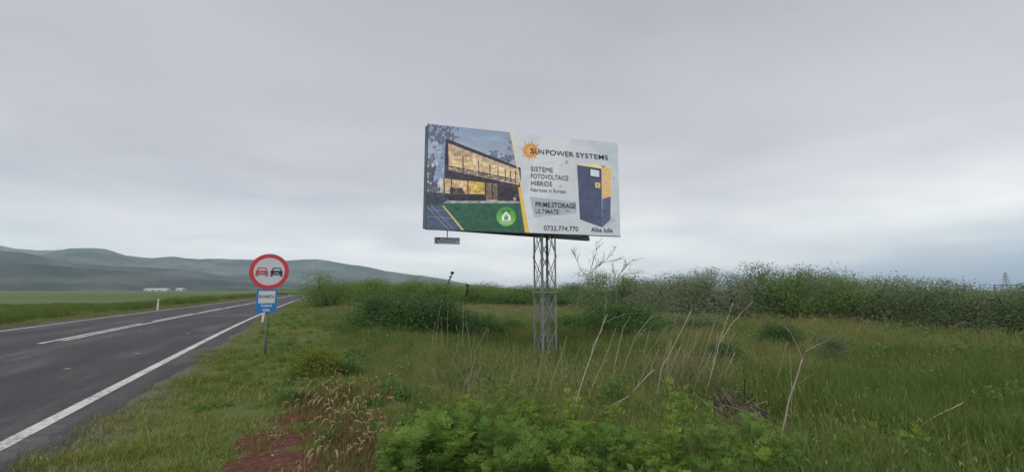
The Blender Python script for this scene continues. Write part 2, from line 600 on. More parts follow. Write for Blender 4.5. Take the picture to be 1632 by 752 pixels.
def build_ground():
    gx = np.concatenate([-np.geomspace(100, 5000, 20)[::-1], np.arange(-98, -30, 2.0), np.arange(-30, -8, .5), np.arange(-8, 6, .14),
                         np.arange(6, 30, .4), np.arange(30, 100, 2.0), np.geomspace(100, 5000, 20)])
    gy = np.concatenate([-np.geomspace(20, 900, 9)[::-1], np.arange(-19, 2, 1.0), np.arange(2, 14, .14), np.arange(14, 40, .4),
                         np.arange(40, 120, 2.0), np.geomspace(120, 5000, 24)])
    X, Y = np.meshgrid(gx, gy)
    Z = height(X, Y)
    V = np.stack([X.ravel(), Y.ravel(), Z.ravel()], 1)
    nx, ny = len(gx), len(gy)
    i = np.arange(nx * ny).reshape(ny, nx)
    Fq = np.stack([i[:-1, :-1].ravel(), i[:-1, 1:].ravel(), i[1:, 1:].ravel(), i[1:, :-1].ravel()], 1)
    me = mesh_np('ground', V, [Fq], smooth=True)
    s, t = st(X.ravel(), Y.ravel())
    a = me.attributes.new('road_t', 'FLOAT', 'POINT'); a.data.foreach_set('value', np.clip(t, -400, 400).astype(np.float32))
    a = me.attributes.new('dirt', 'FLOAT', 'POINT'); a.data.foreach_set('value', dirt_val(X.ravel(), Y.ravel()).astype(np.float32))
    o = link('ground', me, ground_mat())
    tag(o, 'grassy ground of verge, meadow and far flat field on both sides of the road', 'ground', kind='structure')


build_ground()


def strip(name, s_arr, t0, t1, z, mat, parent=None, cols=2, jitter=0.0):
    ss = np.asarray(s_arr, float)
    tt = np.linspace(0, 1, cols)
    V, ts, sv = [], [], []
    for s in ss:
        for k, q in enumerate(tt):
            t = t0 + (t1 - t0) * q
            if jitter and k in (0, cols - 1):
                t += (fbm(s * 1.3, k * 9.1, 5) - .5) * jitter * 2
            x, y = road_xy(s, t)
            V.append((x, y, z)); ts.append(t); sv.append(s)
    n = len(ss)
    i = np.arange(n * cols).reshape(n, cols)
    Fq = np.stack([i[:-1, :-1].ravel(), i[:-1, 1:].ravel(), i[1:, 1:].ravel(), i[1:, :-1].ravel()], 1)
    me = mesh_np(name, np.array(V), [Fq])
    for nm, val in (('road_t', ts), ('road_s', sv)):
        a = me.attributes.new(nm, 'FLOAT', 'POINT'); a.data.foreach_set('value', np.asarray(val, np.float32))
    return link(name, me, mat, parent)


def srange(a, b):
    if b <= 60: return np.arange(a, b + .2, .35)
    return np.concatenate([np.arange(a, 60, .4), np.arange(60, b + 1, 3.0)])


road = strip('road', srange(-40, 420), -10.62, -2.02, 0.004, asphalt_mat(), cols=9, jitter=.26)
tag(road, 'dark grey two lane asphalt road running away to the left', 'road', kind='structure')
PAINT = paint_mat()
strip('edge_line', srange(-40, 420), T_R - .07, T_R + .09, .008, PAINT, road)
strip('edge_line', srange(-40, 420), T_L - .07, T_L + .07, .008, PAINT, road)
strip('centre_line', srange(17.8, 420), T_C + .05, T_C + .19, .008, PAINT, road)
for a, b in ((-4, 2), (8.2, 14.9), (17.2, 25.6), (27.2, 35.0), (36.2, 44), (45.2, 53), (54.2, 62)):
    strip('centre_dash', np.arange(a, b + .1, .4), T_C - .20, T_C - .06, .008, PAINT, road)
strip('centre_line', srange(62.8, 420), T_C - .20, T_C - .06, .008, PAINT, road)


# ------------------------------------------------------------------ hills
def build_hill(name, label, outline, dist, depth, mat, seed, rough):
    ox = np.array([p[0] for p in outline], float); oy = np.array([p[1] for p in outline], float)
    pxs = np.concatenate([np.linspace(-1500, -20, 60), np.arange(-20, 860, 5.0)])
    pxs = pxs[pxs <= ox.max()]
    row = np.interp(pxs, ox, oy)
    left = pxs < 0
    row = row + np.where(left, (fbm(pxs / 190, pxs * 0 + seed, seed) - .5) * 40 * np.clip(-pxs / 200, 0, 1), 0)
    row = row + (fbm(pxs / 14, pxs * 0 + 3.3, seed + 4, 4) - .5) * 2.2
    nr = 44
    V = []
    for px, ry in zip(pxs, row):
        d = ray(px, ry)
        hd = np.array([d[0], d[1]]); hl = np.hypot(*hd); hd = hd / hl
        tan = d[2] / hl
        D0 = dist * (1 + .10 * (fbm(px / 160, seed * 1.3, seed + 9, 3) - .5))
        zr = CAMH + D0 * tan
        for j in range(nr):
            q = j / (nr - 1)
            if q <= .8:
                k = q / .8
                D = D0 - depth * (1 - k)
                prof = k ** 1.25
                z = -6 + (zr + 6) * prof
                wob = (fbm(px / 46 + k * .7, k * 3.1, seed + 21, 5) - .5) * rough * math.sin(math.pi * k) * max(zr, 20)
                z = z + wob
                z = min(z, CAMH + D * tan * .985) if k < .999 else zr
            else:
                k = (q - .8) / .2
                D = D0 + depth * .7 * k
                z = zr * (1 - k) - 6 * k
            V.append((hd[0] * D, hd[1] * D, z))
    n = len(pxs)
    i = np.arange(n * nr).reshape(n, nr)
    Fq = np.stack([i[:-1, :-1].ravel(), i[1:, :-1].ravel(), i[1:, 1:].ravel(), i[:-1, 1:].ravel()], 1)
    o = link(name, mesh_np(name, np.array(V), [Fq], smooth=True), mat)
    tag(o, label, 'hill', kind='structure')


HA = [(-1500, 400), (0, 390), (26, 396), (66, 398), (93, 397), (140, 400), (260, 412), (400, 425), (520, 440), (640, 462)]
HB = [(-1500, 415), (-60, 415), (0, 411), (66, 405), (88, 399), (109, 395.5), (142, 393.5), (169, 395.5), (184, 401), (198, 406), (215, 409.5), (232, 411), (252, 409.5), (271, 408),
      (295, 410), (314, 412), (351, 411), (375, 412), (397, 413), (430, 415), (460, 414.5), (485, 412.5), (506, 412), (520, 414), (535, 416.5), (560, 421), (588, 425), (616, 431), (646, 436),
      (680, 440), (705, 443), (730, 449), (749, 453), (793, 457.5), (825, 460), (850, 462.5)]
HC = [(-1500, 396), (-100, 398), (0, 399), (33, 401), (66, 407), (93, 414), (115, 418), (132, 420), (180, 423.5), (232, 425), (298, 429), (347, 437), (397, 443), (463, 449), (520, 454), (600, 460), (640, 463)]
HD = [(-1500, 425), (-40, 420), (60, 421), (160, 428), (240, 436), (330, 445), (420, 452), (520, 459), (570, 463)]
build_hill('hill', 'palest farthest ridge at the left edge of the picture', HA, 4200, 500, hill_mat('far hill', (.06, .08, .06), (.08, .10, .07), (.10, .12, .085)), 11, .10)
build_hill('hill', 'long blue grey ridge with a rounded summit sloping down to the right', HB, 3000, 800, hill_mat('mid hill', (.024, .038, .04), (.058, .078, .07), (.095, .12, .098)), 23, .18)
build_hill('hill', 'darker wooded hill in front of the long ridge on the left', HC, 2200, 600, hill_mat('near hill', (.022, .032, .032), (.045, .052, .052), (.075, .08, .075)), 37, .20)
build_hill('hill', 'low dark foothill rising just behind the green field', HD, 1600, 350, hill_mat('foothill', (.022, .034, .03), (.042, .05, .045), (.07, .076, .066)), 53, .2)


# ------------------------------------------------------------------ billboard print (drawn in numpy)
def homography(src, dst):
    A, b = [], []
    for (x, y), (u, v) in zip(src, dst):
        A += [[x, y, 1, 0, 0, 0, -u * x, -u * y], [0, 0, 0, x, y, 1, -v * x, -v * y]]
        b += [u, v]
    h = np.linalg.solve(np.array(A, float), np.array(b, float))
    return np.append(h, 1).reshape(3, 3)


QUAD = [(90, 58), (1108, 172), (1125, 672), (57, 628)]
UV = [(0, 0), (1, 0), (1, 1), (0, 1)]
H_uv2q = homography(UV, QUAD)
H_q2uv = np.linalg.inv(H_uv2q)


def q2uv(x, y):
    p = H_q2uv @ np.array([x, y, 1.0])
    return p[0] / p[2], p[1] / p[2]


def draw_print():
    w, h = 1400, 700
    u, v = np.meshgrid((np.arange(w) + .5) / w, (np.arange(h) + .5) / h)
    q = np.einsum('ij,jab->iab', H_uv2q, np.stack([u, v, np.ones_like(u)]))
    X, Y = q[0] / q[2], q[1] / q[2]
    img = np.zeros((h, w, 3))
    nz = fbm(X / 60, Y / 60, 2, 4)
    base = np.array([200, 206, 214.]) + (nz[..., None] - .5) * 16
    img[:] = base + (np.clip((X - 560) / 560, 0, 1) * -6)[..., None]

    def inside(poly):
        m = np.zeros(X.shape, bool)
        n = len(poly)
        for i in range(n):
            (x0, y0), (x1, y1) = poly[i], poly[(i + 1) % n]
            if y0 == y1: continue
            c = (Y >= min(y0, y1)) & (Y < max(y0, y1))
            xi = x0 + (Y - y0) * (x1 - x0) / (y1 - y0)
            m ^= c & (X < xi)
        return m

    def fill(poly, col, nv=6, a=1.0, ns=9):
        m = inside(poly)
        c = np.array(col, float)
        n = (vnoise(X[m] / ns, Y[m] / ns, 5) - .5)[:, None] * nv * 2
        img[m] = img[m] * (1 - a) + (c + n) * a

    def line(x0, y0, x1, y1, wd, col, a=1.0):
        d = np.hypot(x1 - x0, y1 - y0); nx, ny = -(y1 - y0) / d * wd / 2, (x1 - x0) / d * wd / 2
        fill([(x0 + nx, y0 + ny), (x1 + nx, y1 + ny), (x1 - nx, y1 - ny), (x0 - nx, y0 - ny)], col, 0, a)
    # pale diagonal tints
    fill([(700, 120), (860, 140), (640, 660), (560, 640)], (212, 217, 223), 4, .6)
    fill([(940, 150), (1110, 172), (1110, 330)], (176, 190, 204), 4, .7)
    fill([(1085, 330), (1120, 420), (1125, 560), (1075, 440)], (178, 192, 205), 4, .6)
    fill([(1000, 672), (1125, 500), (1125, 680)], (186, 197, 208), 4, .6)
    # photo of the evening house
    photo = [(60, 40), (533, 100), (556, 220), (586, 402), (627, 660), (30, 660)]
    m = inside(photo)
    g = np.clip((Y - 60 - (X - 90) * .1) / 330, 0, 1)[..., None]
    skyc = np.array([132, 152, 182.]) * (1 - g) + np.array([192, 200, 212.]) * g
    cl = (fbm(X / 90 + 3, Y / 35, 9, 4)[..., None] - .5) * 34
    img[m] = (skyc + cl)[m]
    fol = fbm(X / 13, Y / 13, 31, 3)

    def trees(cx, cy, rx, ry, thr, col):
        d = ((X - cx) / rx) ** 2 + ((Y - cy) / ry) ** 2
        mm = inside(photo) & (fol > thr + d * .26) & (d < 1.4)
        img[mm] = img[mm] * .22 + (np.array(col, float) + 8) * .78 + (fol[mm][:, None] - .5) * 70
    trees(135, 105, 105, 75, .36, (64, 72, 94))
    trees(200, 115, 60, 60, .42, (70, 78, 100))
    trees(95, 300, 30, 80, .34, (70, 78, 98))
    trees(95, 400, 40, 110, .22, (52, 58, 74))
    trees(440, 225, 34, 26, .34, (74, 84, 104))
    trees(510, 250, 52, 36, .32, (74, 84, 104))
    trees(528, 172, 20, 36, .34, (84, 92, 108))
    fill([(60, 430), (180, 430), (200, 500), (60, 500)], (62, 66, 82), 12)
    fill([(50, 486), (582, 480), (612, 660), (40, 660)], (44, 92, 72), 8, 1, 14)
    # upper storey box
    fill([(180, 140), (172, 345), (106, 372), (112, 330)], (132, 152, 190), 6)
    fill([(180, 136), (586, 298), (586, 402), (166, 352)], (54, 50, 62), 5)
    fill([(194, 162), (578, 309), (578, 392), (192, 306)], (186, 160, 136), 6)
    fill([(196, 206), (556, 318), (556, 382), (194, 306)], (220, 190, 146), 16, 1, 20)
    fill([(196, 284), (556, 360), (556, 382), (194, 306)], (150, 132, 120), 26, 1, 8)
    for x, y0, y1 in ((272, 232, 324), (357, 258, 338), (418, 276, 352), (462, 290, 362), (502, 302, 370), (530, 310, 376), (556, 318, 382)):
        fill([(x - 2.5, y0), (x + 2.5, y0), (x + 2.5, y1), (x - 2.5, y1)], (52, 48, 56), 0)
    line(194, 284, 556, 361, 5, (60, 54, 60))
    # lower storey
    fill([(150, 352), (470, 386), (470, 478), (160, 440)], (204, 172, 128), 18, 1, 14)
    fill([(298, 366), (388, 376), (388, 442), (298, 440)], (222, 184, 92), 8)
    fill([(160, 434), (395, 440), (395, 478), (190, 474)], (48, 48, 62), 8)
    fill([(196, 402), (262, 404), (280, 436), (196, 434)], (62, 56, 62), 10)
    fill([(388, 378), (462, 386), (462, 474), (388, 470)], (120, 100, 84), 26, 1, 10)
    fill([(462, 386), (580, 403), (580, 480), (462, 476)], (54, 50, 62), 12, 1, 16)
    for x, y0, y1 in ((165, 350, 440), (206, 350, 440), (296, 362, 440), (390, 376, 474), (428, 384, 474), (460, 384, 478)):
        fill([(x - 3, y0), (x + 3, y0), (x + 3, y1), (x - 3, y1)], (46, 44, 54), 0)
    fill([(544, 458), (558, 458), (558, 476), (544, 476)], (210, 170, 110), 8)
    fill([(180, 474), (582, 478), (583, 490), (150, 488)], (150, 152, 158), 8)
    # photographic unevenness: interiors, reflections, soft light
    hp = inside([(106, 130), (586, 296), (586, 490), (106, 490)])
    tex = (.70 + .62 * fbm(X / 16, Y / 11, 61, 4)) * (.88 + .24 * fbm(X / 70, Y / 60, 63, 2))
    img[hp] = img[hp] * tex[hp][:, None]
    for k in range(46):
        x = 200 + (k * 37) % 350; yb = 300 + (x - 196) * .21 + (k * 13) % 14 - 8
        fill([(x, yb - 9), (x + 5 + k % 7, yb - 9), (x + 6 + k % 7, yb), (x - 1, yb)], ((70, 62, 66), (206, 200, 196), (120, 96, 80))[k % 3], 10, .7)
    for k in range(16):
        x = 212 + k * 15; fill([(x, 398 + k % 5 * 6), (x + 9, 396 + k % 5 * 6), (x + 9, 432), (x, 432)], ((74, 62, 60), (180, 150, 110), (96, 74, 60))[k % 3], 10, .45)
    for x, yy in ((240, 226), (300, 244), (330, 250), (390, 276), (440, 292), (480, 304)):
        mm = np.hypot(X - x, Y - yy) < 6; img[mm] = img[mm] * .3 + np.array([255, 236, 190.]) * .7
    # solar panels
    fill([(60, 496), (150, 500), (270, 645), (40, 645)], (72, 86, 114), 8)
    for a in (100, 130):
        line(a - 40, 500, a + 90, 640, 2, (160, 172, 190))
    line(60, 560, 200, 570, 2, (140, 152, 172)); line(70, 520, 165, 528, 2, (140, 152, 172))
    fill([(150, 500), (160, 500), (276, 645), (262, 645)], (206, 180, 120), 6)
    # yellow divider
    fill([(528, 98), (536, 98), (590, 402), (584, 402)], (226, 206, 150), 3)
    fill([(570, 404), (587, 404), (630, 665), (606, 665)], (232, 186, 84), 5)
    # sun emblem
    for k in range(16):
        a = k * math.pi / 8 + .1
        r1 = 60 if k % 2 == 0 else 50
        cx, cy = 640, 206
        bx = [(cx + math.cos(a + d) * 33, cy + math.sin(a + d) * 33) for d in (-.17, .17)]
        fill([bx[0], bx[1], (cx + math.cos(a + .12) * r1, cy + math.sin(a + .12) * r1)], (206, 140, 66), 8)
    d = np.hypot(X - 640, Y - 206)
    mm = d < 36
    gg = np.clip((d[mm] / 36), 0, 1)[:, None]
    img[mm] = np.array([236, 190, 110.]) * (1 - gg) + np.array([206, 136, 60.]) * gg
    # grey tag behind the product name
    fill([(633, 454), (884, 484), (886, 548), (655, 568)], (160, 172, 184), 6, .85)
    # storage cabinet
    fill([(905, 580), (1024, 625), (1100, 590), (1072, 560)], (168, 180, 194), 4, .8)
    fill([(890, 284), (960, 277), (1076, 297), (1022, 306)], (232, 214, 156), 6)
    fill([(890, 284), (1022, 306), (1025, 623), (905, 580)], (70, 80, 112), 6, 1, 22)
    fill([(1022, 306), (1076, 297), (1072, 456), (1026, 469)], (220, 184, 122), 7)
    fill([(1026, 469), (1072, 456), (1070, 582), (1025, 623)], (82, 92, 126), 6)
    fill([(955, 299), (1018, 311), (1018, 362), (955, 353)], (52, 56, 72), 3)
    fill([(963, 307), (1010, 317), (1010, 351), (963, 344)], (206, 216, 230), 4)
    fill([(988, 379), (1015, 383), (1015, 411), (988, 407)], (226, 190, 96), 4)
    fill([(997, 388), (1006, 388), (1002, 402)], (60, 50, 40), 0)
    # round green emblem with a house and leaf
    d = np.hypot(X - 502, Y - 562)
    mm = d < 53
    gg = np.clip((Y[mm] - 510) / 100, 0, 1)[:, None]
    img[mm] = np.array([64, 150, 70.]) * (1 - gg) + np.array([124, 196, 78.]) * gg
    fill([(478, 586), (478, 560), (502, 534), (527, 560), (527, 586)], (232, 240, 232), 3)
    fill([(491, 582), (490, 566), (503, 548), (514, 566), (512, 582)], (92, 168, 80), 3)
    # loose ties and scuffs on the vinyl
    for x, y in ((238, 226), (233, 522), (486, 534), (514, 532), (522, 263), (1040, 535), (1032, 296)):
        line(x - 11, y - 8, x, y + 5, 4, (36, 40, 50)); line(x, y + 5, x + 11, y - 6, 4, (36, 40, 50))
    for x, y, r in ((838, 532, 9), (835, 270, 10), (800, 398, 6), (1048, 385, 4), (1088, 358, 4)):
        mm = np.hypot(X - x, (Y - y)) < r
        img[mm] = img[mm] * .5 + np.array([110, 118, 128.]) * .5
    img = img * (.985 + .03 * fbm(X / 150, Y / 25, 77, 3))[..., None]
    img = img * .86 + img.mean(-1, keepdims=True) * .06 + 14  # haze put into the print colours: greyed a little and lifted
    out = np.ones((h, w, 4), np.float32)
    out[..., :3] = np.clip(img / 255 * PRINT_GAIN, 0, 1)
    im = bpy.data.images.new('billboard print', w, h)
    im.pixels.foreach_set(np.ascontiguousarray(out[::-1]).ravel())
    im.update()
    im.pack()
    return im


PRINT_GAIN = 1.08
FONT = None


def text_obj(txt, mat, parent, x, z, y, width, cap, bold=0.0, slant=0.0, align='LEFT', name='lettering'):
    """flat lettering in the x/z plane; x,z = baseline start, width and cap height in metres"""
    cu = bpy.data.curves.new('t', 'FONT')
    cu.body = txt
    cu.size = 1.0
    cu.offset = bold
    cu.fill_mode = 'FRONT'
    cu.resolution_u = 3
    tmp = bpy.data.objects.new('t', cu)
    C.objects.link(tmp)
    bpy.context.view_layer.update()
    me = bpy.data.meshes.new_from_object(tmp.evaluated_get(bpy.context.evaluated_depsgraph_get()))
    bpy.data.objects.remove(tmp); bpy.data.curves.remove(cu)
    co = np.empty(len(me.vertices) * 3); me.vertices.foreach_get('co', co); co = co.reshape(-1, 3)
    x0, x1 = co[:, 0].min(), co[:, 0].max()
    capu = .70
    out = np.zeros_like(co)
    sx = width / (x1 - x0)
    out[:, 0] = x + (co[:, 0] - x0) * sx
    out[:, 2] = z + co[:, 1] * cap / capu + (co[:, 0] - x0) * sx * slant
    out[:, 1] = y
    me.vertices.foreach_set('co', out.ravel())
    me.update()
    me.name = name
    return link(name, me, mat, parent)


# ------------------------------------------------------------------ billboard
BL = np.array([-2.371, 11.99]); BAZ = .2818
ZB = CAMH + 1.678


def build_billboard():
    root = empty('billboard', (BL[0], BL[1], float(height(BL[0], BL[1]))), BAZ)
    tag(root, 'large two sided advertising billboard on a steel lattice mast in the meadow', 'billboard')
    z0 = -root.location.z                               # local z of world zero
    wd, hg = 6.0, 3.0
    zb = z0 + ZB
    # front face: local x along the board, local -y faces the camera
    me = bpy.data.meshes.new('panel')
    nx, nz_ = 60, 30
    V, uv = [], []
    for j in range(nz_ + 1):
        for i in range(nx + 1):
            a, b = i / nx, j / nz_
            yy = -.008 * (fbm(a * 9, b * 3, 4, 2) - .5) - .012
            V.append((a * wd, yy, zb + b * hg)); uv.append((a, b))
    fs = [(j * (nx + 1) + i, j * (nx + 1) + i + 1, (j + 1) * (nx + 1) + i + 1, (j + 1) * (nx + 1) + i) for j in range(nz_) for i in range(nx)]
    me.from_pydata(V, [], fs)
    ul = me.uv_layers.new(name='uv')
    for lp in me.loops: ul.data[lp.index].uv = uv[lp.vertex_index]
    me.polygons.foreach_set('use_smooth', np.ones(len(fs), bool))
    mt, t, b = new_mat('printed vinyl')
    tx = N(t, 'ShaderNodeTexImage'); tx.image = draw_print()
    t.links.new(tx.outputs[0], b.inputs['Base Color'])
    b.inputs['Roughness'].default_value = .5
    b.inputs['Specular IOR Level'].default_value = .35
    tcn = N(t, 'ShaderNodeTexCoord')
    mpn = N(t, 'ShaderNodeMapping'); mpn.inputs['Scale'].default_value = (.6, 1, 2.2)
    n = N(t, 'ShaderNodeTexNoise', i_Scale=1.6, i_Detail=3.0)
    t.links.new(tcn.outputs['Object'], mpn.inputs[0]); t.links.new(mpn.outputs[0], n.inputs['Vector'])
    bp = N(t, 'ShaderNodeBump', i_Strength=.5); bp.inputs['Distance'].default_value = .03
    t.links.new(n.outputs[0], bp.inputs['Height']); t.links.new(bp.outputs[0], b.inputs['Normal'])
    panel = link('panel', me, mt, root)

    def put(txt, p0, p1, cap, mat, bold=0.0, name='lettering'):
        (u0, v0), (u1, v1) = q2uv(*p0), q2uv(*p1)
        (_, vc) = q2uv(p0[0], p0[1] - cap)
        x, z = u0 * wd, zb + (1 - v0) * hg
        wdt = (u1 - u0) * wd
        text_obj(txt, mat, panel, x, z, -.024, wdt, (v0 - vc) * hg, bold, ((v0 - v1) * hg) / wdt * .6, name=name)
    ink, grey, white = M['ink'], M['ink_grey'], M['ink_white']
    put('S', (638, 220), (661, 222), 27, ink, .006)
    put('UN', (664, 222), (712, 227), 25, ink, .004)
    put('POWER', (722, 228), (872, 242), 26, ink, .006)
    put('SYSTEMS', (884, 243), (1056, 259), 25, ink, .004)
    put('SISTEME', (640, 316), (760, 324), 26, ink, .0)
    put('FOTOVOLTAICE', (640, 354), (843, 367), 26, ink, .0)
    put('HIBRIDE', (640, 392), (755, 399), 26, ink, .0)
    put('Fabricate in Europa', (638, 425), (829, 434), 19, ink, 0.0)
    put('PRIME.STORAGE', (663, 508), (882, 517), 26, ink, .012)
    put('ULTIMATE', (663, 544), (789, 548), 24, grey, .006)
    put('0732.774.770', (707, 638), (895, 644), 27, ink, .0)
    put('Alba Iulia', (965, 646), (1082, 650), 24, ink, .01)
    put('CASA VERDE', (468, 600), (537, 602), 9, white, .02)
    # frame round the front face (behind it, its left side showing)
    f = MB()
    for z in (zb + .04, zb + hg - .04):
        f.box((wd / 2, .075, z), (wd, .12, .08))
    for x in (.03, wd - .03):
        f.box((x, .075, zb + hg / 2), (.06, .12, hg - .17))
    f.box((wd / 2, .012, zb - .012), (wd + .02, .05, .02))
    f.box((-.012, .03, zb + hg / 2), (.02, .09, hg + .02))
    f.build('frame', M['frame'], root)
    s = MB(); s.box((wd / 2, .012, zb + hg / 2), (wd - .02, .012, hg - .02)); s.build('backing_sheet', M['backing'], root)
    for k in range(7):
        r = MB(); r.bar((.3 + k * .9, .17, zb + .1), (.3 + k * .9, .17, zb + hg - .1), .06, .06); r.build('back_rib', M['frame'], root)
    # second board, hinged at the left edge and opening to the rear like a V
    ang = math.radians(14.8)
    ca, sa = math.cos(ang), math.sin(ang)
    R = Matrix.Rotation(ang, 3, 'Z')
    off = Vector((-.01, .09, 0))

    def P2(x, y, z): return off + R @ Vector((x, y, z))
    W2 = 5.98
    b2 = MB(); b2.box(P2(W2 / 2, .20, zb + hg / 2 + .04), (W2, .03, hg), R)
    rp = b2.build('rear_panel', M['backing'], root)
    f2 = MB()
    for z in (zb + .08, zb + hg - .04):
        f2.box(P2(W2 / 2, .11, z), (W2, .14, .10), R)
    for x in (.05, W2 - .05):
        f2.box(P2(x, .11, zb + hg / 2), (.08, .12, hg - .16), R)
    f2.build('rear_frame', M['backing'], root)
    for z in (zb + .18, zb + hg - .3):
        for x in (2.0, 3.2, 4.4, 5.6):
            g = MB(); g.bar((x, .2, z), tuple(P2(x * 1.01, .03, z)), .07, .07); g.build('spreader_beam', M['frame'], root)
    # lattice mast: near corner, right corner and left corner as seen from the road
    inv = root.matrix_basis.inverted() if False else (Matrix.Translation(root.location) @ Matrix.Rotation(BAZ, 4, 'Z')).inverted()
    near = at_depth(863.6, 440, 13.05)
    a = .50; ph = math.radians(26.6)
    ex, ey = np.array([math.cos(ph), math.sin(ph), 0]), np.array([-math.sin(ph), math.cos(ph), 0])
    c = [np.array([near[0], near[1], 0]) + q for q in (0 * ex, a * ex, a * ex + a * ey, a * ey)]
    zg = float(min(height(p[0], p[1]) for p in c)) - .12
    ztop = ZB + 2.6
    mid = 1.44

    def loc(p, z): return inv @ Vector((p[0], p[1], z))
    rz = Matrix.Rotation(ph - BAZ, 3, 'Z')
    for k, p in enumerate(c):
        q = c[(k + 1) % 4] - p; w_ = c[(k - 1) % 4] - p
        q = q / np.linalg.norm(q); w_ = w_ / np.linalg.norm(w_)
        L_ = MB()
        for dvec in (q, w_):
            cen = p + dvec * .03
            hx = .052 if abs(dvec @ ex) > .5 else .008
            hy = .052 if abs(dvec @ ey) > .5 else .008
            L_.box(loc(cen, (zg + ztop) / 2), (hx, hy, ztop - zg), rz)
        L_.build('mast_leg', M['steel'], root)
    bays = np.linspace(zg + .15, mid - .04, 3).tolist() + np.linspace(mid + .04, ztop - .1, 5).tolist()
    zs = list(zip(bays[:2], bays[1:3])) + list(zip(bays[3:7], bays[4:8]))
    for k in range(4):
        p, q = c[k], c[(k + 1) % 4]
        out = (p + q) / 2 - (c[0] + c[2]) / 2
        out = out / np.linalg.norm(out)
        for (za, zb_) in zs:
            for flip in (0, 1):
                A, B = (p, q) if not flip else (q, p)
                o_ = out * (.004 + .016 * flip)
                br = MB(); br.bar(loc(A + o_, za), loc(B + o_, zb_), .028, .007, up=tuple((inv.to_3x3() @ Vector(out))))
                br.build('brace', M['steel'], root)
    for k in range(4):
        p, q = c[k], c[(k + 1) % 4]
        fl = MB(); fl.bar(loc(p, mid), loc(q, mid), .05, .04); fl.build('flange_bar', M['steel'], root)
        fl = MB(); fl.bar(loc(p, zg + .14), loc(q, zg + .14), .10, .03); fl.build('base_bar', M['steel'], root)
    for p in c:
        pl = MB(); pl.box(loc(p, mid), (.10, .10, .022), rz); pl.build('flange_plate', M['steel'], root)
    ft = MB(); ft.box(loc((c[0] + c[2]) / 2, zg + .03), (.95, .95, .18), rz)
    ft.build('footing', simple('concrete footing', (.24, .23, .21), .9, 0, .2, 9, .4), root)
    # small plaque hanging on a rod under the left end: a thing of its own
    d0 = 12.35
    pt = at_depth(713, 364, d0); pb = at_depth(713, 378.5, d0)
    pl0, pl1 = at_depth(693, 377, d0 - .1), at_depth(733, 380, d0 + .09)
    pr = empty('hanging_plaque', (float(pt[0]), float(pt[1]), float(pt[2])), BAZ)
    tag(pr, 'small grey plaque with a dark emblem hanging on a rod below the billboard', 'plaque')
    wpl = float(np.hypot(*(pl1 - pl0)[:2])); hpl = .185
    drop = float(pt[2] - pb[2])
    cx = .0
    rod = MB(); rod.tube([(0, 0, .12), (0, 0, -drop)], .014, 6); rod.build('rod', M['frame'], pr)
    bd = MB(); bd.box((cx, 0, -drop - hpl / 2), (wpl, .02, hpl)); brd = bd.build('board', simple('plaque board', (.36, .38, .42), .5, 0, .08, 8), pr)
    bo = MB()
    for zz in (-drop - .006, -drop - hpl + .006): bo.box((0, -.012, zz), (wpl, .006, .012))
    for xx in (-wpl / 2 + .006, wpl / 2 - .006): bo.box((xx, -.012, -drop - hpl / 2), (.012, .006, hpl - .025))
    bo.build('border', M['ink_grey'], pr)
    em = MB()
    ccx, ccz, ro, ri = -wpl / 2 + .10, -drop - hpl * .48, .072, .042
    poly = []
    A0 = [math.radians(k) for k in range(20, 300, 20)]
    for k in range(len(A0) - 1):
        a0, a1 = A0[k], A0[k + 1]
        em.prism([(ccx + math.cos(a0) * ri, ccz + math.sin(a0) * ri), (ccx + math.cos(a0) * ro, ccz + math.sin(a0) * ro),
                  (ccx + math.cos(a1) * ro, ccz + math.sin(a1) * ro), (ccx + math.cos(a1) * ri, ccz + math.sin(a1) * ri)], -.016, -.011)
    em.prism([(ccx + .01, ccz - .004), (ccx + .02, ccz + .012), (ccx + .12, ccz - .035), (ccx + .105, ccz - .055)], -.017, -.011)
    em.build('emblem', M['ink'], brd)
    ln = MB()
    for j, (x0, x1) in enumerate(((.0, .95), (-.06, .9), (.0, .8))):
        zz = -drop - .045 - j * .042
        x = -wpl / 2 + .22 + x0 * .1
        while x < -wpl / 2 + .22 + (wpl - .26) * x1:
            l = random.uniform(.03, .09)
            ln.box((x + l / 2, -.013, zz), (l, .005, .014)); x += l + .012
    ln.build('lettering', M['ink_grey'], brd)


build_billboard()


# ------------------------------------------------------------------ road sign
def disc(r0, r1, y0, y1, cx=0, cz=0, n=56):
    b = MB()
    V, fs = [], []
    for k in range(n):
        a = 2 * math.pi * k / n
        for r in (r0, r1):
            for y in (y0, y1):
                V.append((cx + math.cos(a) * r, y, cz + math.sin(a) * r))
    for k in range(n):
        i, j = k * 4, ((k + 1) % n) * 4
        fs += [(i, i + 2, j + 2, j), (i + 1, j + 1, j + 3, i + 3), (i + 2, i + 3, j + 3, j + 2)]
        if r0 > 0: fs.append((i, j, j + 1, i + 1))
    b.add(V, fs)
    return b


def car_icon(mat, parent, cx, cz, w, name):
    """rear view of a car: cabin with window, body, bumper and two wheels"""
    k = w
    b = MB()
    y0, y1 = -.030, -.0245

    def R(x0, z0, x1, z1): b.prism([(cx + x0 * k, cz + z0 * k), (cx + x1 * k, cz + z0 * k), (cx + x1 * k, cz + z1 * k), (cx + x0 * k, cz + z1 * k)], y0, y1)

    def Q(p): b.prism([(cx + x * k, cz + z * k) for x, z in p], y0, y1)
    R(-.30, .30, .30, .36)                                   # roof
    Q([(-.40, .10), (-.32, .10), (-.24, .30), (-.30, .33)])
    Q([(.32, .10), (.40, .10), (.30, .33), (.24, .30)])
    R(-.44, .03, .44, .10)
    R(-.46, -.12, -.20, .03); R(.20, -.12, .46, .03)
    R(-.20, -.02, .20, .03)
    R(-.44, -.16, .44, -.12)
    R(-.50, -.25, .50, -.20)                                 # bumper
    R(-.46, -.38, -.30, -.28); R(.30, -.38, .46, -.28)       # wheels
    return b.build(name, mat, parent)


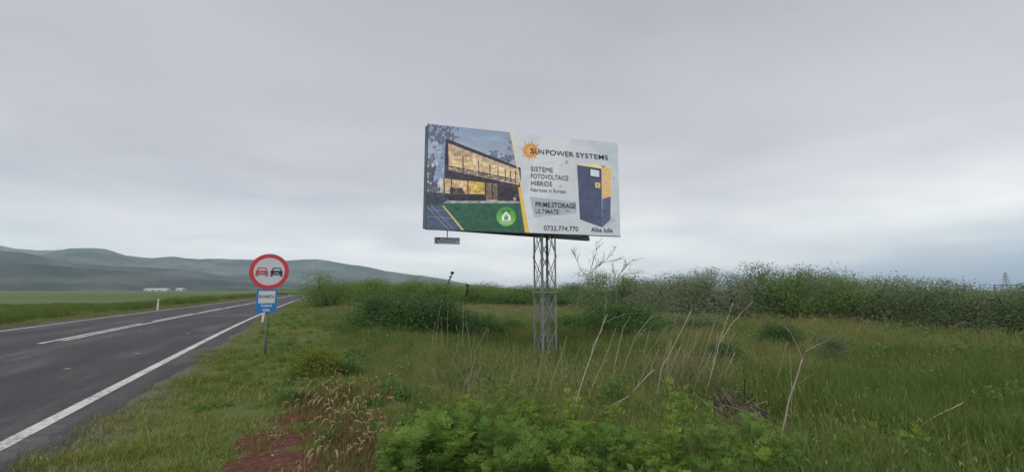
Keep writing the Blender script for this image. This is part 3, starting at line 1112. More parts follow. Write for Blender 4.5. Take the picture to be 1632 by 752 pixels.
def build_sign():
    g = ground_hit(421, 568)
    Y = g[1]
    rz = TH + math.radians(4)
    root = empty('road_sign', (float(g[0]), float(g[1]), float(height(g[0], g[1]))), rz)
    tag(root, 'round red and white no overtaking sign above a blue plate on the verge', 'road sign')
    zg = root.location.z
    cz = at_depth(429, 432.5, Y - .05)[2] - zg
    inv = (Matrix.Translation(root.location) @ Matrix.Rotation(rz, 4, 'Z')).inverted()
    cc = inv @ Vector(at_depth(429.3, 432.5, Y - .05))
    cx = cc.x
    r = .408
    pole = MB(); pole.tube([(.015, 0, -.3), (cx, .0, cz + .25)], .03, 10); pole.build('pole', M['pole'], root, smooth=True)
    cap = MB(); cap.tube([(cx, 0, cz + .25), (cx, 0, cz + .262)], .033, 10); cap.build('pole_cap', M['frame'], root)
    d = disc(0, r, -.045, -.033, cx, cz).build('sign_disc', M['steel'], root)
    ty = -.0465
    o = disc(.318, r - .004, -.0500, -.0455, cx, cz).build('red_ring', M['red'], d)
    o = disc(0, .3175, -.0490, -.0455, cx, cz).build('white_field', M['white_film'], d)
    for dx, m, nm in ((-.152, M['car_red'], 'red_car'), (.148, M['black'], 'black_car')):
        c = car_icon(m, d, cx + dx, cz - .005, .265, nm)
        for v in c.data.vertices: v.co.y -= .0265
    # blue plate
    pl = [inv @ Vector(at_depth(x, y, Y - .05)) for x, y in ((409.5, 461), (440.5, 497.5))]
    px0, pz1, px1, pz0 = pl[0].x, pl[0].z, pl[1].x, pl[1].z
    pz1 = min(pz1, cz - r + .012)
    pm, ph_, pw = (px0 + px1) / 2, pz1 - pz0, px1 - px0
    b = MB(); b.box((pm, -.055, (pz0 + pz1) / 2), (pw, .008, ph_)); plate = b.build('information_plate', M['blue'], root)
    w = MB()
    wz1, wz0 = pz1 - ph_ * .07, pz1 - ph_ * .60
    w.box((pm, -.0605, (wz0 + wz1) / 2), (pw * .80, .004, wz1 - wz0)); w.build('white_field', M['white_film'], plate)
    text_obj('ROVINETA', M['ink'], plate, pm - pw * .365, wz0 + (wz1 - wz0) * .42, -.0645, pw * .73, .068, .02)
    text_obj('Control', M['ink_white'], plate, pm - pw * .26, pz0 + ph_ * .245, -.0615, pw * .52, .062, .004)
    text_obj('video', M['ink_white'], plate, pm - pw * .18, pz0 + ph_ * .06, -.0615, pw * .36, .062, .004)
    for z in (cz + .12, cz - .14, (pz0 + pz1) / 2 + .1, (pz0 + pz1) / 2 - .1):
        cl = MB(); cl.box((cx * z / cz if z < cz else cx, .0, z), (.10, .072, .035)); cl.build('clamp', M['steel'], root)


build_sign()


# ------------------------------------------------------------------ delineator posts
def make_post(g, lean=0.0):
    root = empty('delineator_post', (float(g[0]), float(g[1]), float(height(g[0], g[1]))), TH)
    root.rotation_euler[1] = lean
    b = MB(); b.prism([(-.05, -.1), (.05, -.1), (.05, .80), (-.05, .88)], -.035, .035); b.build('post_body', M['post_white'], root)
    k = MB(); k.box((0, 0, .68), (.108, .078, .14)); k.build('black_band', simple('dark band', (.40, .40, .37), .5), root)
    rf = MB(); rf.box((0, -.042, .68), (.045, .008, .10)); rf.build('reflector', simple('amber reflector', (.45, .2, .05), .3), root)
    return root


G1 = 'white delineator posts along the road'
tag(make_post(ground_hit(251, 494)), 'white delineator post on the far side of the road, nearest on the left', 'roadside post', G1)
tag(make_post(ground_hit(418, 514.5), .06), 'leaning white delineator post just behind the blue sign plate', 'roadside post', G1)
tag(make_post(ground_hit(483, 474.5), .2), 'tilted white delineator post where the right edge line bends near the bush', 'roadside post', G1)
tag(make_post(ground_hit(461, 471.8)), 'small distant white post on the left side beyond the road signs', 'roadside post', G1)
tag(make_post(ground_hit(484.5, 469.2)), 'farthest tiny white post at the bend of the road', 'roadside post', G1)


# ------------------------------------------------------------------ far field: sheds, lone bush, pylon, gantry
def shed(px0, px1, py0, py1, Y, label, roofmat):
    a, b = at_depth(px0, 460, Y), at_depth(px1, 460, Y)
    zt = at_depth((px0 + px1) / 2, py0, Y)[2]
    w = b[0] - a[0]
    zg = float(height(a[0], Y)) - .5
    root = empty('farm_shed', ((a[0] + b[0]) / 2, Y, zg))
    tag(root, label, 'building', 'white farm sheds across the field')
    h = zt - zg
    bd = MB(); bd.box((0, 6, h * .35), (w, 12, h * .7)); bd.build('wall', ROOFM, root)
    r = MB(); r.add([(-w / 2 - .3, -.5, h * .68), (w / 2 + .3, -.5, h * .68), (w / 2 + .3, 12.5, h * .68), (-w / 2 - .3, 12.5, h * .68), (-w / 2, 6, h), (w / 2, 6, h)],
                    [(0, 1, 5, 4), (2, 3, 4, 5), (1, 2, 5), (3, 0, 4), (3, 2, 1, 0)])
    r.build('roof', roofmat, root)
    for k in range(max(1, int(w / 14))):
        d = MB(); d.box((-w / 2 + 5 + k * 14, -.05, h * .22), (4, .12, h * .44)); d.build('door', M['frame'], root)


ROOFM = simple('pale sheet roof', (.42, .44, .43), .6, 0, .06, .2)
shed(229, 266, 459.4, 461, 900, 'long low white farm shed at the foot of the hills', ROOFM)
shed(280, 290, 458.9, 461, 900, 'short white farm shed right of the long one', ROOFM)


def pylon(px, top, Y):
    p = at_depth(px, top, Y)
    zg = float(height(p[0], Y))
    root = empty('power_pylon', (p[0], Y, zg))
    tag(root, 'faint steel lattice power pylon far behind the shrubs at the right', 'pylon')
    h = p[2] - zg
    wb, wt = h * .13, h * .02
    m = M['steel']
    for sx in (-1, 1):
        for sy in (-1, 1):
            b = MB(); b.bar((sx * wb, sy * wb, 0), (sx * wt, sy * wt, h * .98), .32); b.build('tower_leg', m, root)
    br = MB()
    n = 9
    for k in range(n):
        z0, z1 = h * (1 - (1 - k / n) ** 1.0) * .96, h * ((k + 1) / n) * .96
        w0, w1 = wb + (wt - wb) * z0 / h, wb + (wt - wb) * z1 / h
        for sy in (-1, 1):
            br.bar((-w0, sy * w0, z0), (w1, sy * w1, z1), .15); br.bar((w0, sy * w0, z0), (-w1, sy * w1, z1), .15)
            br.bar((sy * w0, -w0, z0), (sy * w1, w1, z1), .15); br.bar((sy * w0, w0, z0), (sy * w1, -w1, z1), .15)
    br.build('lattice_brace', m, root)
    for zz, ww in ((.62, .30), (.80, .22), (.94, .15)):
        a = MB()
        for s in (-1, 1):
            a.bar((0, 0, h * zz), (s * h * ww, 0, h * zz), .25); a.bar((0, 0, h * (zz + .05)), (s * h * ww, 0, h * zz), .18)
        a.build('cross_arm', m, root)


pylon(1601.5, 434, 520)


def gantry():
    Y = 95
    a, b = at_depth(1584, 453.5, Y), at_depth(1690, 453.5, Y)
    zg = float(height(a[0], Y))
    root = empty('steel_gantry', (a[0], Y, zg))
    tag(root, 'blue steel gantry frame showing above the shrubs at the right edge', 'gantry')
    w, h = b[0] - a[0], a[2] - zg
    m = simple('dull blue painted steel', (.08, .12, .22), .6)
    t = MB(); t.box((w / 2, 0, h - .1), (w, .3, .2)); t.build('beam', m, root)
    for x in (.1, w * .46, w - .1):
        p = MB(); p.box((x, 0, (h - .21) / 2), (.18, .18, h - .21)); p.build('post', m, root)


gantry()


# ------------------------------------------------------------------ vegetation meshes
def leaf_quads(P, size, rngl, up=.3, aspect=.55, tone=None):
    """rhombic leaves, one quad each, at points P"""
    n = len(P)
    d = rngl.normal(size=(n, 3)); d[:, 2] += up; d /= np.linalg.norm(d, axis=1)[:, None]
    e = rngl.normal(size=(n, 3)); e -= (e * d).sum(1)[:, None] * d; e /= np.linalg.norm(e, axis=1)[:, None]
    sz = size * rngl.uniform(.6, 1.3, n)[:, None]
    a, b = d * sz, e * sz * aspect * .5
    V = np.stack([P, P + a * .5 + b, P + a, P + a * .5 - b], 1).reshape(-1, 3)
    Fq = np.arange(n * 4).reshape(n, 4)
    t = np.repeat(rngl.uniform(0, 1, n) if tone is None else tone, 4)
    return V, Fq, t


def shrub_meshes(seed, h, w, nleaf, leaf, open_top=.4, clumps=26):
    r = np.random.default_rng(seed)
    pr = random.Random(seed)
    trunk = MB()
    tips = []
    ns = pr.randint(4, 7)
    for k in range(ns):
        a = 2 * math.pi * (k + pr.random() * .7) / ns
        top = Vector((math.cos(a) * w * .30 * pr.uniform(.4, 1.1), math.sin(a) * w * .30 * pr.uniform(.4, 1.1), h * pr.uniform(.62, .98)))
        b0 = Vector((math.cos(a) * .1, math.sin(a) * .1, -.1))
        mid = b0.lerp(top, .5) + Vector((pr.uniform(-.15, .15) * w, pr.uniform(-.15, .15) * w, .1 * h)) * .5
        pts = [b0, b0.lerp(mid, .5) + Vector((0, 0, .05 * h)), mid, mid.lerp(top, .55), top]
        r0 = .012 * h + .008
        trunk.tube(pts, [r0, r0 * .8, r0 * .6, r0 * .4, r0 * .15], 5, pr.random())
        tips += [(pts[3], .8), (top, 1.0), (mid, .7)]
        for q in range(4):
            s = mid.lerp(top, pr.uniform(0, .8))
            e = s + Vector((pr.uniform(-.5, .5) * w * .55, pr.uniform(-.5, .5) * w * .55, pr.uniform(.05, .32) * h))
            if e.z > h: e.z = h * pr.uniform(.85, 1.0)
            trunk.tube([s, s.lerp(e, .5) + Vector((0, 0, .03 * h)), e], [r0 * .4, r0 * .25, r0 * .1], 4, pr.random())
            tips.append((e, .8))
    cl = []
    for p, k in tips: cl.append((p, k))
    for k in range(clumps):
        a = pr.uniform(0, 2 * math.pi); zz = pr.uniform(.08, .82)
        rr = w * .5 * math.sqrt(pr.uniform(.1, 1)) * (1 - .45 * max(0, zz - .45) / .55)
        cl.append((Vector((math.cos(a) * rr, math.sin(a) * rr, zz * h)), 1.25 if zz < .6 else .9))
    wts = np.array([k ** 2 * (1.5 if p.z < h * .6 else (1 - open_top)) for p, k in cl]); wts /= wts.sum()
    idx = r.choice(len(cl), nleaf, p=wts)
    cen = np.array([tuple(c[0]) for c in cl])[idx]
    ks = np.array([c[1] for c in cl])[idx]
    g = r.normal(size=(nleaf, 3)); gl = np.linalg.norm(g, axis=1)[:, None]
    g = g / gl * np.minimum(gl, 1.9)
    P = cen + g * (ks * .115 * (w + h) / 2)[:, None] * np.array([1.05, 1.05, .85])
    P[:, 2] = np.abs(P[:, 2]) + .02
    ct = r.uniform(-.22, .22, len(cl))
    tone = np.clip(r.uniform(.1, .9, nleaf) * .7 + .15 + ct[idx], 0, 1)
    V, Fq, t = leaf_quads(P, leaf, r, .35, .6, tone)
    crown = mesh_np('crown', V, [Fq], t)
    return trunk.mesh('trunk', tone=True), crown


def place_shrub(name, meshes, mat, x, y, sx, sz, rz, label, group=None, cat='shrub', sink=.05, sy=None):
    root = empty(name, (float(x), float(y), float(height(x, y)) - sink), rz)
    root.scale = (sx, sy or sx, sz)
    t = link('trunk', meshes[0], M['bark'], root)
    c = link('crown', meshes[1], None, root)
    if mat is not None:
        if not meshes[1].materials: meshes[1].materials.append(mat)
        elif meshes[1].materials[0] != mat:
            c.material_slots[0].link = 'OBJECT'; c.material_slots[0].material = mat
    tag(root, label, cat, group)
    return root


HEDGE = [shrub_meshes(100 + k, 2.5, 2.8, 7500, .075, .35, 16 + 4 * k) for k in range(6)]
DENSE = [shrub_meshes(160 + k, 2.5, 2.8, 14000, .075, .05, 44) for k in range(3)]
HEDGE_OPEN = [shrub_meshes(140 + k, 2.7, 2.5, 4200, .075, -.3, 8) for k in range(3)]
LOW = [shrub_meshes(180 + k, 1.0, 1.5, 15000, .046, .0, 34) for k in range(4)]


def row_y(px, base_py): return ground_hit(px, base_py)


# (px centre, base row, top row, width px)
GH = 'shrubs of the thicket behind the meadow'


ORD = ['first', 'second', 'third', 'fourth', 'fifth', 'sixth', 'seventh', 'eighth', 'ninth', 'tenth', 'eleventh', 'twelfth', 'thirteenth', 'fourteenth', 'fifteenth', 'sixteenth',
       'seventeenth', 'eighteenth', 'nineteenth', 'twentieth', 'twenty first', 'twenty second', 'twenty third', 'twenty fourth', 'twenty fifth', 'twenty sixth', 'twenty seventh', 'twenty eighth',
       'twenty ninth', 'thirtieth', 'thirty first', 'thirty second', 'thirty third', 'thirty fourth', 'thirty fifth', 'thirty sixth', 'thirty seventh']


def hedge_line(items, mset, mat, label, group, seed):
    r = random.Random(seed)
    for k, (px, by, ty, wpx) in enumerate(items):
        g = ground_hit(px, by)
        top = at_depth(px, ty, g[1])[2]
        h = top - g[2]
        w = wpx / F * g[1]
        ms = r.choice(mset)
        bh, bw = (1.0, 1.5) if mset is LOW else (2.7, 2.5) if mset is HEDGE_OPEN else (2.5, 2.8)
        mt = mat if not isinstance(mat, (list, tuple)) else r.choice(mat)
        place_shrub('shrub', ms, mt, g[0], g[1], w / bw, h / bh, r.uniform(0, 6.28), label % ORD[k], group)


prof = [(500, 443), (530, 444), (560, 446), (600, 450), (640, 447), (680, 450), (720, 453), (760, 457), (800, 458), (840, 459), (880, 459), (915, 452), (950, 446), (985, 441), (1020, 446), (1060, 448), (1090, 444),
        (1115, 441), (1145, 448), (1180, 441), (1220, 432), (1260, 437), (1300, 434), (1340, 440), (1375, 448), (1410, 450), (1440, 445), (1475, 452), (1510, 449), (1545, 447), (1580, 466), (1620, 464), (1700, 455), (1800, 450)]
basep = [(500, 487), (600, 488), (700, 489), (800, 490), (900, 492), (1000, 500), (1100, 511), (1200, 515), (1300, 517), (1400, 522), (1500, 531), (1632, 541), (1800, 556)]
pi = lambda tab, x: float(np.interp(x, [a for a, b in tab], [b for a, b in tab]))
r_ = random.Random(5)
items = []
x = 905
while x < 1790:
    by = pi(basep, x)
    items.append((x, by + r_.uniform(-1.5, .5), pi(prof, x) + r_.uniform(-9, 14), r_.uniform(70, 115) * (1 + (by - 500) / 120)))
    x += r_.uniform(26, 40)
hedge_line(items, HEDGE, [M['shrub'], M['shrub_pale'], M['shrub_green'], M['shrub_pale'], M['shrub_dark']], 'dense grey green shrub, %s from the mast in the front row of the thicket', GH, 3)
items = []
x = 920
while x < 1790:
    by = pi(basep, x) - r_.uniform(4, 9)
    items.append((x, by, pi(prof, x) + r_.uniform(-17, 3), r_.uniform(45, 95)))
    x += r_.uniform(26, 44)
hedge_line(items, HEDGE_OPEN, [M['shrub'], M['shrub_pale']], 'loose topped shrub, %s from the mast in the back row of the thicket', GH, 4)
items = []
x = 585
while x < 920:
    items.append((x, pi(basep, x) + r_.uniform(-5, 0), pi(prof, x) + r_.uniform(-5, 6), r_.uniform(55, 95)))
    x += r_.uniform(14, 22)
hedge_line(items, DENSE, M['shrub_green'], 'mid green shrub, %s from the left in the row behind the dark bushes', 'shrubs behind the meadow left of the mast', 6)


MIX = None


def one(px, by, ty, wpx, mset, k, mat, label, cat='shrub', name='shrub', group=None, rz=1.0):
    g = ground_hit(px, by)
    h = at_depth(px, ty, g[1])[2] - g[2]
    w = wpx / F * g[1]
    bh, bw = (1.0, 1.5) if mset is LOW else (2.7, 2.5) if mset is HEDGE_OPEN else (2.5, 2.8)
    return place_shrub(name, mset[k], mat, g[0], g[1], w / bw, h / bh, rz, label, group, cat)


one(528, 490, 439, 88, DENSE, 0, M['shrub_green'], 'rounded green bush beside the road end, leftmost of the bushes')
one(585, 489, 447, 84, DENSE, 1, M['shrub_green'], 'green shrub next to the rounded bush, below the long ridge', rz=2)
one(652, 487, 447, 80, DENSE, 2, M['shrub_green'], 'taller green shrub with a pointed top above the dark bush', rz=3)
one(622, 534, 470, 125, LOW, 0, M['shrub_dark'], 'wide dark green bush in the meadow, left part of the dark clump')
one(680, 543, 476, 125, LOW, 1, M['shrub_dark'], 'dark green bush in the meadow behind the tall seed stalks', rz=2)
one(757, 546, 503, 98, LOW, 2, M['shrub_dark'], 'low dark green bush between the seed stalks and the mast', rz=.4)
one(985, 536, 486, 145, LOW, 3, M['shrub_dark'], 'dark bush behind the dead stalks right of the mast', rz=1.4)
one(915, 530, 497, 80, LOW, 0, M['shrub_green'], 'green bush just right of the lattice mast foot', rz=4)
one(818, 536, 505, 44, LOW, 1, M['shrub_green'], 'small green bush just left of the lattice mast foot', rz=5)
one(1245, 560, 514, 60, LOW, 2, M['shrub_dark'], 'small dark bush on the open meadow behind the forked dead branch', rz=3)
one(1328, 583, 536, 52, LOW, 3, M['shrub'], 'small dull bush on the open meadow at right', rz=.8)
one(1158, 592, 544, 58, LOW, 0, M['shrub_dark'], 'small dark bush behind the tallest dead stalks', rz=2.2)
one(1112, 532, 502, 95, LOW, 1, M['shrub'], 'grey green bush at the foot of the thicket behind the leaning stalks', rz=2.8)
one(500, 598, 552, 80, LOW, 2, M['grass'], 'rounded clump of lush green weeds on the verge', 'weed clump', 'weed_clump', rz=1.9)
one(455, 576, 563, 38, LOW, 3, M['shrub_green'], 'low dark weed clump on the verge beside the sign pole', 'weed clump', 'weed_clump', rz=.3)
one(548, 596, 572, 52, LOW, 0, M['shrub_dark'], 'dark low weed clump right of the lush round clump', 'weed clump', 'weed_clump', rz=2.6)
one(455, 550, 540, 30, LOW, 1, M['shrub_green'], 'flat weed clump behind the sign pole on the verge', 'weed clump', 'weed_clump', rz=3.3)
one(470, 640, 612, 52, LOW, 2, M['shrub_green'], 'green weed clump at the head of the bare soil patch', 'weed clump', 'weed_clump', rz=4.1)
one(38, 460.5, 449.5, 18, HEDGE, 1, M['shrub_dark'], 'lone dark bush far out on the flat field', 'bush', 'bush', rz=.5)
one(6, 460.8, 456, 9, HEDGE, 2, M['shrub_dark'], 'tiny bush at the far left edge of the field', 'bush', 'bush', rz=.5)


# far tree line at the foot of the hills: one mass
def treeline():
    r = np.random.default_rng(77)
    P, tn = [], []
    for px in np.arange(-200, 540, 1.6):
        dens = fbm(px / 45, 1.0, 3, 3)
        if dens < .42: continue
        Y = 1000 + 300 * fbm(px / 120, 5.0, 6, 2)
        c = at_depth(px + r.uniform(-1, 1), 460, Y)
        hh = 2 + 9 * (dens - .4) * 2.2
        n = 46
        q = r.normal(size=(n, 3)) * np.array([1.6, 1.6, hh * .30]) + np.array([c[0], Y, hh * .45])
        q[:, 2] = np.abs(q[:, 2])
        P.append(q)
    P = np.concatenate(P)
    V, Fq, t = leaf_quads(P, 1.9, r, .3, .8)
    o = link('far_trees', mesh_np('far_trees', V, [Fq], t), M['shrub'])
    tag(o, 'thin line of far trees along the back of the flat field', 'trees', kind='stuff')


treeline()


# ------------------------------------------------------------------ grass
def blades(n, hmin, hmax, rad, wdt, bend, seed, tone_lo=0, tone_hi=.8, heads=0, head_tone=.95, head_len=.09, head_w=.012):
    r = np.random.default_rng(seed)
    a = r.uniform(0, 2 * np.pi, n); rr = rad * np.sqrt(r.uniform(0, 1, n))
    b = np.stack([np.cos(a) * rr, np.sin(a) * rr, np.full(n, -.04)], 1)
    h = r.uniform(hmin, hmax, n)
    az = r.uniform(0, 2 * np.pi, n)
    ln = np.stack([np.cos(az), np.sin(az), 0 * az], 1) * (bend * h * r.uniform(.2, 1.2, n))[:, None]
    side = np.stack([-np.sin(az + r.normal(0, .6, n)), np.cos(az), 0 * az], 1) * (wdt * r.uniform(.6, 1.2, n))[:, None] * .5
    up = np.zeros((n, 3)); up[:, 2] = h
    p1 = b + up * .55 + ln * .28
    p2 = b + up + ln
    tone = r.uniform(tone_lo, tone_hi, n)
    V = np.stack([b - side, b + side, p1 + side * .8, p1 - side * .8, p2], 1).reshape(-1, 3)
    i = np.arange(n)[:, None] * 5
    Fs = [i + np.array([[0, 1, 2, 3]]), i + np.array([[3, 2, 4]])]
    T = np.repeat(tone, 5)
    if heads:
        k = r.choice(n, heads, replace=False)
        d = (p2 - p1)[k]; d /= np.linalg.norm(d, axis=1)[:, None]
        e = r.normal(size=(heads, 3)); e -= (e * d).sum(1)[:, None] * d; e /= np.linalg.norm(e, axis=1)[:, None]
        L_ = head_len * r.uniform(.6, 1.2, heads)[:, None]
        q = p2[k] - d * L_ * .2
        W_ = e * head_w
        hv = np.stack([q, q + d * L_ * .45 + W_, q + d * L_, q + d * L_ * .45 - W_], 1).reshape(-1, 3)
        Fs.append(len(V) + np.arange(heads * 4).reshape(heads, 4))
        V = np.concatenate([V, hv]); T = np.concatenate([T, np.repeat(np.clip(head_tone + r.normal(0, .05, heads), 0, 1), 4)])
    return mesh_np('tuft', V, Fs, T)


def foxtails(seed):
    """dry grass with nodding pale heads"""
    r = random.Random(seed)
    base = blades(34, .07, .20, .16, .006, .9, seed, .0, .6)
    b = MB()
    for k in range(2):
        a, q = r.uniform(0, 6.28), r.uniform(0, .12)
        p = Vector((math.cos(a) * q, math.sin(a) * q, 0))
        h = r.uniform(.14, .24); d = Vector((math.cos(r.uniform(-.9, .9)), math.sin(r.uniform(-.9, .9)), 0))
        p2 = p + Vector((0, 0, h)) + d * .05
        b.tube([p, p2], [.0025, .002], 3, .5)
        L_ = r.uniform(.04, .06)
        arc = [p2 + d * (L_ * .25) + Vector((0, 0, .012)), p2 + d * (L_ * .7) + Vector((0, 0, .004)), p2 + d * L_ + Vector((0, 0, -.028))]
        b.tube([p2] + arc, [.003, .008, .009, .003], 5, r.uniform(.75, 1))
    me2 = b.mesh('heads', tone=True)
    bm = bmesh.new(); bm.from_mesh(base); bm.from_mesh(me2)
    out = bpy.data.meshes.new('tuft'); bm.to_mesh(out); bm.free()
    return out


def scatter(name, label, cat, P, scl, variants, mat, rnd=None, sizes=None):
    coll = bpy.data.collections.new(name + ' sources')
    for k, me in enumerate(variants):
        if not me.materials: me.materials.append(mat)
        coll.objects.link(bpy.data.objects.new('%s tuft %02d' % (name, k), me))
    n = len(P)
    me = bpy.data.meshes.new(name)
    me.vertices.add(n); me.vertices.foreach_set('co', np.asarray(P, np.float32).ravel())
    r = np.random.default_rng(abs(hash(name)) % 1000 if False else len(name) * 13)
    rot = np.zeros((n, 3), np.float32); rot[:, 2] = r.uniform(0, 6.28, n); rot[:, :2] = r.normal(0, .08, (n, 2))
    a = me.attributes.new('rot', 'FLOAT_VECTOR', 'POINT'); a.data.foreach_set('vector', rot.ravel())
    a = me.attributes.new('scl', 'FLOAT', 'POINT'); a.data.foreach_set('value', np.asarray(scl, np.float32))
    a = me.attributes.new('pick', 'INT', 'POINT'); a.data.foreach_set('value', (r.integers(0, len(variants), n) if rnd is None else np.asarray(rnd)).astype(np.int32))
    o = link(name, me)
    ng = bpy.data.node_groups.new(name, 'GeometryNodeTree')
    ng.interface.new_socket('Geometry', in_out='INPUT', socket_type='NodeSocketGeometry')
    ng.interface.new_socket('Geometry', in_out='OUTPUT', socket_type='NodeSocketGeometry')
    gi = ng.nodes.new('NodeGroupInput'); go = ng.nodes.new('NodeGroupOutput')
    ci = ng.nodes.new('GeometryNodeCollectionInfo')
    ci.inputs['Collection'].default_value = coll
    ci.inputs['Separate Children'].default_value = True
    ci.inputs['Reset Children'].default_value = True
    ip = ng.nodes.new('GeometryNodeInstanceOnPoints')
    ip.inputs['Pick Instance'].default_value = True

    def na(nm, dt):
        q = ng.nodes.new('GeometryNodeInputNamedAttribute'); q.data_type = dt
        q.inputs['Name'].default_value = nm
        return q.outputs[0]
    Lk = ng.links
    Lk.new(gi.outputs[0], ip.inputs['Points'])
    Lk.new(ci.outputs[0], ip.inputs['Instance'])
    Lk.new(na('pick', 'INT'), ip.inputs['Instance Index'])
    Lk.new(na('rot', 'FLOAT_VECTOR'), ip.inputs['Rotation'])
    Lk.new(na('scl', 'FLOAT'), ip.inputs['Scale'])
    Lk.new(ip.outputs[0], go.inputs[0])
    md = o.modifiers.new('scatter', 'NODES'); md.node_group = ng
    tag(o, label, cat, kind='stuff')
    return o


def sector(r0, r1, dens, seed, half=math.radians(58)):
    r = np.random.default_rng(seed)
    n = int(dens * half * (r1 ** 2 - r0 ** 2))
    rr = np.sqrt(r.uniform(r0 ** 2, r1 ** 2, n)); a = r.uniform(-half, half, n)
    return rr * np.sin(a), rr * np.cos(a), r


HEAP = ground_hit(1168, 676)[:2]


def heap_val(x, y):
    return np.hypot((x - HEAP[0]) / .75, (y - HEAP[1] + .25) / .75) < 1


def build_grass():
    # verge: short grass
    verge = [blades(70, .035, .11, .17, .006, .9, 300 + k, 0, .85, 3, 1.0, .03, .004) for k in range(4)] + \
            [blades(70, .03, .10, .17, .006, .9, 310 + k, .35, 1.0) for k in range(2)]
    meadow = [blades(60, .18, .46, .22, .007, .6, 320 + k, 0, .75, 5, .85, .055, .005) for k in range(5)]
    brown = [blades(54, .25, .55, .22, .006, .55, 330 + k, .5, 1.0, 14, .85, .06, .005) for k in range(3)]
    dark = [blades(70, .18, .50, .2, .009, .6, 340 + k, 0, .5) for k in range(3)]
    wide = [blades(70, .2, .5, .5, .014, .5, 350 + k, 0, .8, 14, 1.0, .1, .01) for k in range(4)]
    wbrown = [blades(60, .25, .55, .5, .012, .5, 360 + k, .45, 1.0, 18, 1.0, .1, .012) for k in range(2)]
    Pv, Sv, Iv, Pm, Sm, Im = [], [], [], [], [], []
    for (r0, r1, dens, seed) in ((1.2, 6, 75, 1), (6, 12, 42, 2), (12, 24, 20, 3), (24, 60, 6, 4)):
        x, y, r = sector(r0, r1, dens, seed)
        s, t = st(x, y)
        d = dirt_val(x, y) + (fbm(x * 2.2, y * 2.2, 41) - .5) * .8
        edge = -1.88 + (fbm(x * 1.2, y * 1.2, 44) - .5) * 1.0
        lim = 1.6 + (fbm(x * .5, y * .5, 45) - .5) * 2.6
        ok = (t > edge) & (t < lim) & ((d < .48) | (r.random(len(x)) < .14)) & (r.random(len(x)) > straw_val(x, y) * .75)
        dry = fbm(x * .55, y * .55, 51)
        Pv.append(np.stack([x, y, height(x, y)], 1)[ok])
        Sv.append((r.uniform(.75, 1.35, len(x)) * (1.0 if r1 <= 24 else 1.5) * (.8 + .7 * fbm(x * .8, y * .8, 52)))[ok])
        Iv.append(np.where(dry + r.normal(0, .10, len(x)) > .52, r.integers(4, 6, len(x)), r.integers(0, 4, len(x)))[ok])
        x, y, r = sector(max(r0, 2), r1, dens * (.75 if r1 < 20 else .8), seed + 20)
        s, t = st(x, y)
        lim = 1.2 + (fbm(x * .5, y * .5, 45) - .5) * 2.6
        d = dirt_val(x, y) + (fbm(x * 2.2, y * 2.2, 41) - .5) * .8
        ok = (t > lim) & ~heap_val(x, y) & (d < .48) & (r.random(len(x)) > straw_val(x, y) * .8)
        k = fbm(x * .28, y * .28, 61) + r.normal(0, .07, len(x)) + .05 * sstep(8, 25, y)
        near = r1 <= 24
        i = np.where(k > .60, r.integers(5, 8, len(x)), np.where(k < .42, r.integers(8, 11, len(x)), r.integers(0, 5, len(x))))
        if not near:
            i = np.where(k > .58, r.integers(15, 17, len(x)), r.integers(11, 15, len(x)))
        ramp_ = .55 + .45 * sstep(1.0, 4.0, t)
        Pm.append(np.stack([x, y, height(x, y)], 1)[ok])
        Sm.append((r.uniform(.7, 1.35, len(x)) * ramp_ * (.75 + .6 * fbm(x * .4, y * .4, 62)))[ok])
        Im.append(i[ok])
    scatter('verge_grass', 'short green grass of the road verge with dry patches', 'grass', np.concatenate(Pv), np.concatenate(Sv), verge, M['grass'], np.concatenate(Iv))
    scatter('meadow_grass', 'tall olive green meadow grass with pale brown seed heads', 'grass', np.concatenate(Pm), np.concatenate(Sm), meadow + brown + dark + wide + wbrown, M['field'], np.concatenate(Im))
    # low broad leaved weeds and clumps breaking up the grass
    def clump(seed, n, rad, hh, leaf):
        r = np.random.default_rng(seed)
        a = r.uniform(0, 6.28, n); q = rad * np.sqrt(r.uniform(0, 1, n))
        P = np.stack([np.cos(a) * q, np.sin(a) * q, hh * r.uniform(0.05, 1, n) * (1 - .6 * (q / rad) ** 2)], 1)
        V, Fq, t = leaf_quads(P, leaf, r, .25, .5, np.clip(r.uniform(0, .8, n) + r.normal(0, .1), 0, 1))
        return mesh_np('tuft', V, [Fq], t)
    Pw, Sw, Iw = [], [], []
    for (r0, r1, dens, seed) in ((1.5, 8, 9, 71), (8, 17, 4.5, 72), (17, 45, 1.2, 73)):
        x, y, r = sector(r0, r1, dens, seed)
        s, t = st(x, y)
        k = fbm(x * .6, y * .6, 81)
        ok = (t > -1.3) & (dirt_val(x, y) < .35) & ~heap_val(x, y) & (k + .10 * sstep(4, 7, t) * (1 - sstep(8, 11, y)) > .47)
        Pw.append(np.stack([x, y, height(x, y)], 1)[ok]); 
        Sw.append((r.uniform(.4, 1.15, len(x)) * (.45 + .75 * sstep(0, 3, t)) * (1 if r1 < 20 else 1.4))[ok]); Iw.append(r.integers(0, 6, len(x))[ok])
    weeds = [clump(700 + k, 240, .22, .30, .07) for k in range(3)] + [clump(710 + k, 150, .26, .22, .10) for k in range(2)] + [clump(720, 320, .20, .42, .05)]
    scatter('ground_weeds', 'low broad leaved weeds scattered in clumps through the grass', 'weeds', np.concatenate(Pw), np.concatenate(Sw), weeds, M['shrub_green'], np.concatenate(Iw))
    # brown tangle of last year's stems among the stalks
    r = np.random.default_rng(88)
    Pt = []
    for k in range(150):
        g = ground_hit(r.normal(1085, 62), r.uniform(585, 655)); Pt.append(g)
    for k in range(60):
        g = ground_hit(r.uniform(700, 1000), r.uniform(590, 660)); Pt.append(g)
    tang = [blades(26, .2, .75, .22, .0055, .9, 800 + k, 0, 1.0) for k in range(4)]
